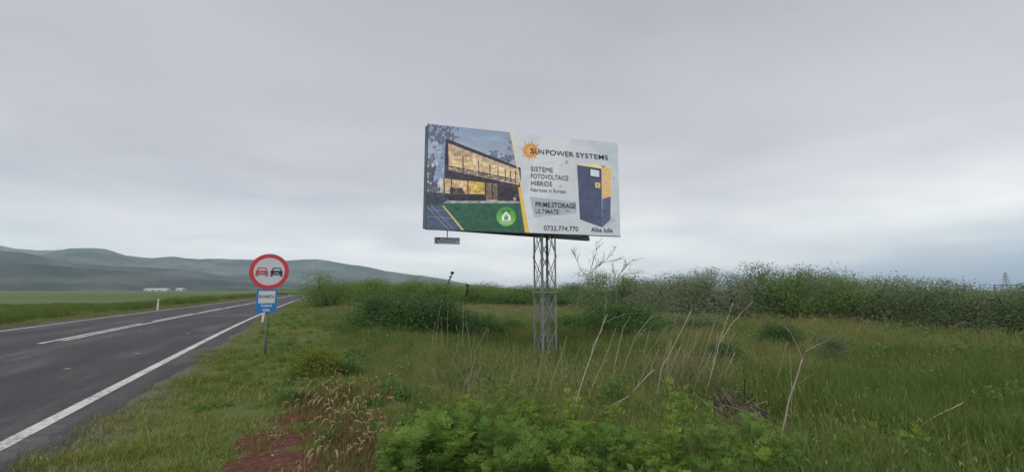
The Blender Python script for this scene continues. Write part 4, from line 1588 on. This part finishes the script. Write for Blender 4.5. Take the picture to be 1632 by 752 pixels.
    scatter('stem_tangle', 'brown tangle of old dry stems among the dead stalks', 'dry stems', np.array(Pt), r.uniform(.6, 1.15, len(Pt)), tang, M['twig'])
    # far side of the road: straw strip, dark tall strip, thinner crop
    Pl, Sl, Il = [], [], []
    for (s0, s1, t0, t1, dens, idx, sc, seed) in ((12, 60, -12.3, -10.75, 14, (0, 2), .55, 1), (60, 150, -12.6, -10.75, 4, (0, 2), .8, 2),
                                                  (10, 60, -16.5, -12.0, 10, (2, 6), 1.1, 3), (60, 200, -16.5, -12.0, 2.5, (2, 6), 1.5, 4),
                                                  (5, 70, -42, -16, 2.2, (6, 8), .9, 5)):
        r = np.random.default_rng(900 + seed)
        n = int((s1 - s0) * (t1 - t0) * dens)
        s = r.uniform(s0, s1, n); t = r.uniform(t0, t1, n) + (fbm(s * .3, t0, 3) - .5) * .8
        x, y = road_xy(s, t)
        Pl.append(np.stack([x, y, height(x, y)], 1)); Sl.append(sc * r.uniform(.6, 1.2, n) * (.6 + .8 * fbm(s * .35, t * .35, 9)))
        ii = r.integers(idx[0], idx[1], n)
        if idx == (2, 6): ii = np.where(fbm(s * .16, t * .5, 14) + r.normal(0, .05, n) > .57, r.integers(0, 2, n), ii)
        Il.append(ii)
    far = [blades(60, .15, .4, .35, .014, .6, 370 + k, .55, 1.0) for k in range(2)] + [blades(70, .3, .75, .4, .018, .5, 380 + k, 0, .55) for k in range(4)] + \
          [blades(60, .12, .28, .6, .016, .5, 390 + k, .1, .6) for k in range(2)]
    scatter('roadside_grass', 'dark tall grass strip and dry straw along the far side of the road', 'grass', np.concatenate(Pl), np.concatenate(Sl), far, M['field'], np.concatenate(Il))
    # dry foxtail patch
    P = []
    r = np.random.default_rng(55)
    for c, rad in STRAW:
        n = int(95 * rad * rad * 3.14)
        a = r.uniform(0, 6.28, n); q = rad * 1.15 * np.sqrt(r.uniform(0, 1, n))
        P.append(np.stack([c[0] + np.cos(a) * q, c[1] + np.sin(a) * q], 1))
    P = np.concatenate(P)
    P = P[dirt_val(P[:, 0], P[:, 1]) < .45]
    P = np.column_stack([P, height(P[:, 0], P[:, 1])])
    scatter('foxtail_grass', 'patch of dry straw coloured foxtail grass with nodding heads beside the bare soil', 'grass', P, r.uniform(.8, 1.25, len(P)), [foxtails(400 + k) for k in range(5)] + [blades(46, .06, .20, .2, .006, .9, 420 + k, 0, .8) for k in range(4)], M['straw'])


build_grass()


# ------------------------------------------------------------------ feathery weeds
def feather_mesh(seed, h, spread, nfr):
    r = np.random.default_rng(seed)
    V, T = [], []

    def diamond(p, d, n, L_, w, tone):
        s = np.cross(d, n); s /= np.linalg.norm(s) + 1e-9
        V.extend([p, p + d * L_ * .45 + s * w, p + d * L_, p + d * L_ * .45 - s * w]); T.extend([tone] * 4)
    nst = 5
    stems = MB()
    for k in range(nst):
        a = 2 * math.pi * k / nst + r.uniform(0, 1)
        tip = np.array([math.cos(a) * spread * r.uniform(.2, .6), math.sin(a) * spread * r.uniform(.2, .6), h * r.uniform(.7, 1)])
        stems.tube([(0, 0, -.05), tuple(tip * .5 + np.array([0, 0, .06])), tuple(tip)], [.006, .005, .003], 4, .3)
        for j in range(nfr):
            f = r.uniform(.25, 1.0)
            p = tip * f + np.array([0, 0, .04 * math.sin(f * 3.14)])
            b = r.uniform(0, 2 * math.pi)
            d = np.array([math.cos(b), math.sin(b), r.uniform(.15, .9) if f < .9 else r.uniform(.6, 1.6)]); d /= np.linalg.norm(d)
            L_ = r.uniform(.06, .17)
            tone = np.clip(.1 + .6 * f + r.normal(0, .16), 0, 1)
            side = np.cross(d, [0, 0, 1.0]); side /= np.linalg.norm(side) + 1e-9
            nrm = np.cross(side, d)
            m = 7
            for q in range(m):
                u = (q + .6) / m
                pp = p + d * L_ * u + np.array([0, 0, -.10 * L_ * u * u * 4])
                l2 = L_ * .38 * (1 - u * .75) + .010
                for sg in (-1, 1):
                    d2 = side * sg * .85 + d * .55 + nrm * r.uniform(-.15, .15); d2 /= np.linalg.norm(d2)
                    for w_ in range(3):
                        pq = pp + d2 * l2 * w_ / 3
                        ang = (-.5, .5, 0)[w_]
                        d3 = d2 + d * ang * .8; d3 /= np.linalg.norm(d3)
                        diamond(pq, d3, nrm, l2 * .55, l2 * .075, np.clip(tone + r.normal(0, .05), 0, 1))
            diamond(p + d * L_ * .9, d, nrm, L_ * .2, .008, tone)
    V = np.array(V)
    return mesh_np('foliage', V, [np.arange(len(V)).reshape(-1, 4)], T), stems.mesh('stem', tone=True)


FEATHER = [feather_mesh(500 + k, (.5, .62, .56, .7, .48, .6)[k], (.36, .42, .5, .38, .5, .44)[k], (15, 19, 16, 20, 17, 15)[k]) for k in range(6)]


def feathers():
    r = random.Random(12)
    spots = []
    # dense belt along the bottom of the picture
    while len(spots) < 230:
        px = r.uniform(625, 1270)
        top = np.interp(px, [620, 680, 720, 760, 800, 850, 900, 960, 1050, 1110, 1200, 1270], [770, 715, 680, 688, 668, 676, 705, 672, 676, 692, 722, 752])
        py = top + (806 - top) * r.random()
        if vnoise(px / 55.0, py / 30.0, 8) < .33: continue
        spots.append((px, py, r.choice((.4, .5, .6, .7, .85)) * r.uniform(.85, 1.1)))
    spots += [(r.uniform(770, 850), r.uniform(645, 680), r.uniform(.5, .75)) for _ in range(10)]
    spots += [(r.uniform(1290, 1480), r.uniform(672, 790), r.uniform(.4, .75)) for _ in range(48)]
    spots += [(r.uniform(1480, 1660), r.uniform(720, 790), r.uniform(.4, .7)) for _ in range(12)]
    spots += [(r.uniform(700, 800), r.uniform(630, 660), r.uniform(.45, .6)) for _ in range(5)]
    for k, (px, py, sc) in enumerate(spots):
        g = ground_hit(px, py)
        root = empty('feathery_weed', (float(g[0]), float(g[1]), float(height(g[0], g[1])) - .02), r.uniform(0, 6.28))
        fm, sm = FEATHER[k % 6]
        root.scale = (sc, sc, sc * r.uniform(.75, 1.35))
        fo = link('foliage', fm, M['feather'], root); link('stem', sm, M['feather'], root)
        if vnoise(px / 70.0, py / 40.0, 19) + r.uniform(-.2, .2) > .52:
            fo.material_slots[0].link = 'OBJECT'; fo.material_slots[0].material = M['feather_deep']
        if px >= 1290: lab, gr = 'dull green feathery weed low in the meadow at lower right', 'feathery weeds at lower right'
        elif py < 672: lab, gr = 'small feathery weed at the back of the belt, before the mast', 'small feathery weeds before the mast'
        elif px < 800: lab, gr = 'bright feathery leaved weed in the left stretch of the foreground belt', 'feathery weeds, left stretch'
        elif px < 1040: lab, gr = 'bright feathery leaved weed in the foreground belt below the mast', 'feathery weeds, middle stretch'
        else: lab, gr = 'bright feathery leaved weed in the foreground below the brushwood heap', 'feathery weeds, right stretch'
        tag(root, lab, 'weed', gr)


feathers()


# ------------------------------------------------------------------ dead stalks
GS = 'dead stalks leaning in the weeds'


def stalk_mesh(P, r0, r1, rr, wob=.02, twigs=0, sides=5):
    """tube through the way points P with small natural kinks"""
    P = [Vector(p) for p in P]
    pts = []
    for a, b in zip(P[:-1], P[1:]):
        n = max(3, int((b - a).length / .13))
        for k in range(n):
            q = a.lerp(b, k / n)
            pts.append(q + Vector((rr.uniform(-1, 1), rr.uniform(-1, 1), rr.uniform(-1, 1))) * wob * (b - a).length * .35)
    pts.append(P[-1])
    m = len(pts)
    b = MB()
    b.tube(pts, [r0 + (r1 - r0) * (i / (m - 1)) for i in range(m)], sides, rr.uniform(.35, .95))
    for k in range(twigs):
        i = rr.randint(int(m * .35), m - 2)
        d = (pts[i + 1] - pts[i]).normalized()
        e = Vector((rr.uniform(-1, 1), rr.uniform(-1, 1), rr.uniform(-.2, .8)))
        l = rr.uniform(.08, .26)
        q = pts[i] + (d * .6 + e * .6).normalized() * l
        b.tube([pts[i], pts[i].lerp(q, .5) + Vector((0, 0, .01)), q], [r1 * .8, r1 * .6, r1 * .4], 4, rr.uniform(.3, .9))
    return b


def stalk(pxs, label, r0=.010, r1=.004, dy=.0, twigs=2, group=GS, extra=(), mat='stalk', base_drop=6):
    """pxs: photo points from base to tip"""
    rr = random.Random(int(pxs[0][0] * 13 + pxs[0][1]))
    g = ground_hit(pxs[0][0], pxs[0][1] + base_drop)
    Y0 = g[1]
    n = len(pxs) - 1
    P = [g] + [at_depth(x, y, Y0 + dy * (k + 1) / n) for k, (x, y) in enumerate(pxs[1:])]
    P[0] = np.array([g[0], g[1], g[2] - .08])
    o = np.array(g)
    r0, r1 = r0 * .55, r1 * .70
    b = stalk_mesh([p - o for p in P], r0, r1, rr, .03, twigs)
    for br in extra:
        Q = [at_depth(x, y, Y0 + dy * .6) - o for x, y in br]
        e = stalk_mesh(Q, r1 * 1.6, r1 * .7, rr, .03, 1)
        b.add(e.v, e.f, .7)
    ob = b.build('dead_stalk', M[mat], None, smooth=True, tone=True)
    ob.location = o
    tag(ob, label, 'dead stalk', group)
    return ob


stalk([(740, 650), (757, 560), (777, 522)], 'pale dead stalk left of the mast, longest in front of the low dark bush', .010, .004, .1)
stalk([(768, 585), (779, 524)], 'short pale stalk crossing beside the longest one left of the mast', .008, .004, .1)
stalk([(846, 660), (864, 560), (868, 530)], 'thin pale stalk rising in front of the mast foot', .008, .003)
stalk([(862, 652), (880, 606), (897, 560), (903, 535)], 'pale stalk leaning right just beside the mast foot', .010, .004, .1)
stalk([(901, 680), (924, 618), (952, 540), (968, 500)], 'thick tan stalk leaning right, right of the mast', .014, .004, .2)
stalk([(902, 680), (950, 660), (1000, 632), (1042, 588)], 'pale fallen branch lying to the right behind the green weeds', .013, .006, .4, 3)
stalk([(917, 668), (943, 618), (967, 563), (982, 522)], 'slender tan stalk between the mast and the dead shrub', .009, .003, .2)
stalk([(934, 590), (945, 550), (959, 526), (967, 480), (963, 462)], 'tall whitish stalk with an arching side branch right of the mast', .012, .004, .2, 2, extra=[[(962, 516), (978, 506), (1000, 500), (1026, 498)]])
stalk([(978, 630), (990, 598), (1009, 545), (1031, 522)], 'whitish forked stalk in front of the dark bush', .012, .005, .2, 1, extra=[[(1009, 541), (1025, 520), (1040, 503)]])
stalk([(968, 640), (980, 580), (993, 523), (1005, 503)], 'faint stalk just left of the whitish forked one', .008, .003, .2)
stalk([(992, 628), (1020, 608), (1045, 589)], 'short pale stalk lying low below the forked one', .010, .006, .3, 0)
stalk([(998, 634), (1017, 618)], 'shortest pale stick beside the low lying stalk', .009, .006, .2, 0)
stalk([(1042, 655), (1053, 590), (1077, 545), (1102, 494)], 'long kinked stalk bending right near the middle of the stalk stand', .010, .004, .3, 3)
stalk([(1041, 652), (1068, 640)], 'pale broken stick lying at the foot of the kinked stalk', .010, .008, .2, 0)
stalk([(1085, 620), (1092, 560), (1107, 509)], 'upright faint stalk beside the kinked stalk', .007, .003, .2)
stalk([(1083, 625), (1114, 590), (1137, 520), (1142, 508)], 'stalk leaning right with a thin tip before the thicket', .010, .004, .3)
stalk([(1122, 640), (1133, 596), (1145, 550), (1160, 505), (1168, 482)], 'tallest dead stalk with a forked crown before the thicket', .015, .005, .3, 2, extra=[[(1145, 550), (1165, 517), (1182, 498), (1200, 481)]])
stalk([(1112, 625), (1150, 594), (1170, 580)], 'pale arching stalk low behind the brushwood heap', .011, .006, .3, 2, extra=[[(1160, 587), (1172, 560)]])
stalk([(1140, 640), (1158, 590), (1171, 561)], 'thin straight stalk between the arching stalk and the small dark bush', .007, .003, .2)
stalk([(1168, 592), (1185, 578), (1202, 566)], 'faint twig leaning right on the open meadow', .008, .004, .2, 1)
stalk([(1413, 722), (1450, 692), (1476, 672), (1535, 641)], 'pale bare branch leaning across the lower right meadow', .013, .006, .5, 1)
stalk([(1408, 724), (1411, 700)], 'short stub beside the leaning branch at lower right', .009, .005, .0, 0)
stalk([(1260, 700), (1262, 630), (1260, 595), (1259, 560)], 'thin dark stem standing left of the forked dead branch', .008, .003, .0, 1)
stalk([(1264, 655), (1262, 615), (1260, 590)], 'short whitish stem against the thin dark stem', .009, .004, .0, 0)
stalk([(1222, 640), (1245, 580), (1254, 545)], 'faint tall stem left of the forked dead branch', .007, .003, .1, 1)
stalk([(1308, 700), (1302, 694)], 'stubby whitish splinter in the green at lower right', .008, .006, .0, 0)
# a stand of similar stems in the middle
rs = random.Random(91)
for k in range(95):
    px = rs.gauss(1085, 52); py = rs.uniform(590, 660)
    L_ = rs.uniform(25, 105)
    lean = rs.gauss(.32, .15)
    stalk([(px, py), (px + L_ * lean * .45, py - L_ * .5), (px + L_ * lean, py - L_)], 'thin tan stem in the stand of dead stalks behind the brushwood', .0058, .003, .2, 3, group='thin stems in the stand of dead stalks', base_drop=3, mat=rs.choice(('stalk', 'twig', 'twig')))
for k in range(60):
    px = rs.uniform(690, 1010); py = rs.uniform(600, 668)
    L_ = rs.uniform(25, 75)
    lean = rs.uniform(-.15, .5)
    stalk([(px, py), (px + L_ * lean * .45, py - L_ * .5), (px + L_ * lean, py - L_)], 'thin dry stem in the grass around the mast foot', .0055, .0025, .15, 1, group='thin dry stems round the mast', base_drop=3, mat=rs.choice(('stalk', 'twig')))
for k in range(16):
    px = rs.uniform(1180, 1600); py = rs.uniform(600, 730)
    L_ = rs.uniform(20, 55)
    lean = rs.uniform(-.4, .5)
    stalk([(px, py), (px + L_ * lean * .45, py - L_ * .5), (px + L_ * lean, py - L_)], 'thin dry stem scattered in the meadow at right', .005, .0025, .15, 1, group='thin dry stems at right', base_drop=3)


def dead_tree(name, label, trunk_px, limbs, Y, r0, mat, cat, twig=5, seed=1, group=None):
    """a bare small tree: trunk and limbs along photo points, fine twigs grown at random"""
    rr = random.Random(seed)
    g = ground_hit(*trunk_px[0]) if Y is None else None
    if Y is None: Y = g[1]
    b0 = at_depth(trunk_px[0][0], trunk_px[0][1], Y)
    zg = float(height(b0[0], Y))
    root = empty(name, (b0[0], Y, zg))
    o = np.array([b0[0], Y, zg])
    tag(root, label, cat, group)
    P = [at_depth(x, y, Y) - o for x, y in trunk_px]
    P[0] = np.array([P[0][0], 0, -.1])
    stalk_mesh(P, r0, r0 * .6, rr, .03, 0, 6).build('trunk', M[mat], root, smooth=True, tone=True)
    for limb in limbs:
        dy = rr.uniform(-.5, .5)
        n = len(limb)
        Q = [at_depth(x, y, Y + dy * k / max(1, n - 1)) - o for k, (x, y) in enumerate(limb)]
        b = stalk_mesh(Q, r0 * .55, r0 * .2, rr, .04, 0, 5)
        Lm = sum(np.linalg.norm(Q[i + 1] - Q[i]) for i in range(n - 1))
        for k in range(twig):
            i = rr.randint(0, n - 2); f = rr.random()
            if i == 0 and f < .3: f += .3
            p = Vector(Q[i]).lerp(Vector(Q[i + 1]), f)
            d = (Vector(Q[i + 1]) - Vector(Q[i])).normalized()
            e = Vector((rr.uniform(-1, 1), rr.uniform(-.8, .8), rr.uniform(-.2, .9)))
            q = p + (d * .8 + e * .7).normalized() * Lm * rr.uniform(.12, .4)
            m_ = p.lerp(q, .5) + Vector((rr.uniform(-.03, .03), 0, .03))
            b.tube([p, m_, q], [r0 * .26, r0 * .22, r0 * .15], 4, rr.random())
            for z in range(2):
                p2 = m_.lerp(q, rr.uniform(0, .9))
                e = Vector((rr.uniform(-1, 1), rr.uniform(-.8, .8), rr.uniform(-.1, 1)))
                q2 = p2 + (e + d * .6).normalized() * Lm * rr.uniform(.06, .16)
                b.tube([p2, q2], [r0 * .18, r0 * .13], 3, rr.random())
        b.build('limb', M[mat], root, tone=True)
    return root


dead_tree('bare_tree', 'bare leafless young tree right of the mast reaching up toward the billboard', [(913, 530), (917, 505), (924, 468), (932, 448), (940, 436)],
          [[(940, 436), (944, 420), (950, 400), (954, 390)], [(936, 442), (925, 428), (917, 410), (914, 402)], [(940, 436), (955, 424), (970, 410), (980, 398)],
           [(942, 430), (962, 418), (985, 415)], [(928, 455), (915, 462), (893, 455)]], None, .030, 'grey_bark', 'bare tree', 11, 3)
dead_tree('bare_tree', 'second smaller bare tree with sideways twigs right of the first', [(981, 530), (980, 500), (983, 455), (985, 440)],
          [[(985, 440), (995, 428), (1005, 416), (1014, 415)], [(985, 442), (1005, 436), (1034, 434)], [(983, 446), (978, 432), (975, 420)], [(985, 440), (998, 424), (997, 412)]], None, .026, 'grey_bark', 'bare tree', 9, 8)
dead_tree('dead_branch', 'forked grey dead branch standing in the weeds right of the brushwood', [(1237, 752), (1248, 681), (1260, 630), (1270, 600), (1279, 572)],
          [[(1279, 572), (1268, 545), (1256, 524)], [(1279, 572), (1290, 550), (1292, 537)], [(1284, 560), (1302, 550), (1322, 542)], [(1272, 612), (1290, 600), (1306, 590)], [(1249, 704), (1262, 712), (1276, 730)]], None, .013, 'twig', 'dead branch', 2, 5)


# ------------------------------------------------------------------ brushwood heap and fallen branches
def brush_heap():
    c = ground_hit(1168, 676)
    root = empty('brushwood_heap', tuple(map(float, c)))
    tag(root, 'heap of grey brown dead stems lying in the weeds', 'brushwood')
    rr = random.Random(21)
    for k in range(150):
        a = rr.uniform(0, 1)
        x = -.48 + a * 1.0 + rr.gauss(0, .06)
        y = rr.uniform(-.22, .25)
        hgt = .50 * math.sin(math.pi * min(max(a, .06), .96)) + .04
        z = rr.uniform(.02, 1) * hgt * (1 - abs(y) * 1.5)
        ang = rr.gauss(-.95, .35)
        l = rr.uniform(.22, .50)
        d = Vector((math.cos(ang) * .75, rr.uniform(-.45, .45), math.sin(ang) * .55)).normalized()
        p = Vector((x, y, z))
        b = MB(); b.tube([p - d * l * .5, p + Vector((0, 0, .012)), p + d * l * .5], [.008, .008, .004], 4, rr.uniform(.1, 1))
        b.build('stem', M['twig'], root, tone=True)


brush_heap()
GF = 'fallen pale branches by the brushwood heap'
stalk([(1111, 697), (1160, 670), (1195, 650), (1222, 638)], 'long pale branch lying across the brushwood heap', .012, .006, .25, 1, group=GF, base_drop=-14)
stalk([(1108, 692), (1140, 668), (1180, 648), (1202, 634)], 'second pale branch lying just above the long one', .010, .005, .3, 1, group=GF, base_drop=-14)
stalk([(1276, 730), (1240, 702), (1208, 675)], 'dark bare branch slanting down right from the heap', .010, .006, .1, 1, group=GF, mat='twig', base_drop=-12)
stalk([(1215, 672), (1250, 662), (1285, 655)], 'thin dark twig reaching right from the heap', .007, .004, .1, 1, group=GF, mat='twig', base_drop=-6)


# ------------------------------------------------------------------ tall seed stalks (left of the mast)
def seed_plant():
    rr = random.Random(44)
    Y = 12.3
    b0 = at_depth(715, 556, Y)
    zg = float(height(b0[0], Y))
    root = empty('seed_plant', (b0[0], Y, zg))
    tag(root, 'tall weed with curved stems of dark seed pods standing before the dark bush', 'weed')
    o = np.array([b0[0], Y, zg])
    sets = [[(693, 560), (697, 520), (702, 486), (708, 471), (715, 452), (718, 442), (721, 435)], [(737, 560), (738, 510), (739, 480), (745, 466), (745, 452)],
            [(714, 562), (713, 520), (714, 480)], [(706, 560), (704, 525), (703, 505)], [(725, 560), (731, 535), (727, 518)], [(752, 558), (746, 530), (742, 510)], [(690, 560), (690, 530), (694, 512)]]
    for k, pts in enumerate(sets):
        dy = rr.uniform(-.3, .3)
        Q = [at_depth(x, y, Y + dy) - o for x, y in pts]
        Q[0][2] = -.1
        st_ = stalk_mesh(Q, .008, .004, rr, .02, 0, 5).build('stem', M['stalk'], root, smooth=True, tone=True)
        pod = MB()
        n = len(Q)
        for j in range(70 if k < 2 else 26):
            f = rr.uniform(.12, 1) ** .8
            i = min(n - 2, int(f * (n - 1))); p = Vector(Q[i]).lerp(Vector(Q[i + 1]), f * (n - 1) - i)
            upr = f > .62 and k < 2
            if upr:
                s = rr.uniform(.018, .034)
                d = Vector((rr.uniform(-1, 1), rr.uniform(-1, 1), rr.uniform(-.2, .6))).normalized()
                pod.tube([p, p + d * s * .9, p + d * s * 1.7], [s * .25, s * .62, s * .2], 5, rr.uniform(.1, .45))
            else:
                s = rr.uniform(.04, .09)
                d = Vector((rr.uniform(-1, 1), rr.uniform(-1, 1), rr.uniform(-.3, .5))).normalized()
                e = d.cross(Vector((rr.random(), rr.random(), 1))).normalized() * s * .28
                pod.add([p, p + d * s * .5 + e, p + d * s, p + d * s * .5 - e], [(0, 1, 2, 3)], rr.uniform(.75, 1))
        if k == 0:
            p = Vector(Q[-1])
            for j in range(14):
                d = Vector((rr.uniform(-1, 1), rr.uniform(-1, 1), rr.uniform(-.2, .5))).normalized()
                pod.tube([p, p + d * .035, p + d * .06], [.008, .022, .006], 5, .1)
        pod.build('seed_pods', M['pod'], st_, tone=True)


seed_plant()


# ------------------------------------------------------------------ stones on the soil patch, scraps on the road
def stones():
    r = random.Random(61)
    me = []
    for k in range(4):
        bm = bmesh.new()
        bmesh.ops.create_icosphere(bm, subdivisions=1, radius=1)
        for v in bm.verts: v.co *= r.uniform(.7, 1.2)
        for v in bm.verts: v.co.z *= .5
        m = bpy.data.meshes.new('stone'); bm.to_mesh(m); bm.free(); me.append(m)
    sm = simple('pale limestone', (.22, .19, .165), .9, 0, .25, 20)
    for k in range(46):
        px, py = r.gauss(432, 14), r.gauss(684, 12)
        g = ground_hit(px, py)
        s = r.uniform(.006, .017)
        o = link('stone', r.choice(me), sm)
        o.location = (g[0], g[1], g[2] + s * .2); o.scale = (s * r.uniform(.8, 1.6), s, s); o.rotation_euler = (r.uniform(-.2, .2), 0, r.uniform(0, 6.28))
        tag(o, 'small pale stone on the bare soil patch', 'stone', 'pale stones on the bare soil')
    pm = simple('pale scrap', (.30, .30, .15), .8, 0, .1, 30)
    for (px, py), lab in zip(((107, 587.5), (218, 563), (300, 531), (222, 527)), ('pale flattened scrap on the near lane, nearest the camera', 'pale flattened scrap on the near lane, in the middle of the lane',
                                                                                 'pale flattened scrap on the near lane, farthest away', 'pale flattened scrap close to the double centre line')):
        g = ground_hit(px, py)
        d = ray(px, py); kk = (.012 - CAMH) / d[2]; p = np.array([0, 0, CAMH]) + d * kk
        b = MB(); b.add([(-.06, -.04, 0), (.02, -.05, .004), (.07, -.01, 0), (.04, .04, .003), (-.04, .04, 0), (0, 0, .012)], [(0, 1, 5), (1, 2, 5), (2, 3, 5), (3, 4, 5), (4, 0, 5), (4, 3, 2, 1, 0)])
        o = b.build('paper_scrap', pm); o.location = p
        tag(o, lab, 'litter')


stones()


# ------------------------------------------------------------------ air: thin haze round the whole place
def haze():
    top = 620.0
    b = MB(); b.box((0, 2050, (top - 8.5) / 2), (10400, 6200, top + 8.5))
    m = bpy.data.materials.new('thin air'); m.use_nodes = True
    t = m.node_tree; t.nodes.clear()
    v = N(t, 'ShaderNodeVolumePrincipled')
    v.inputs['Color'].default_value = (.70, .86, 1.0, 1)
    v.inputs['Density'].default_value = HAZE
    v.inputs['Anisotropy'].default_value = 0.0
    o = N(t, 'ShaderNodeOutputMaterial')
    t.links.new(v.outputs[0], o.inputs['Volume'])
    ob = b.build('haze', m)
    tag(ob, 'thin pale haze in the air over the whole plain', 'haze', kind='stuff')


HAZE = 1.5e-4
haze()
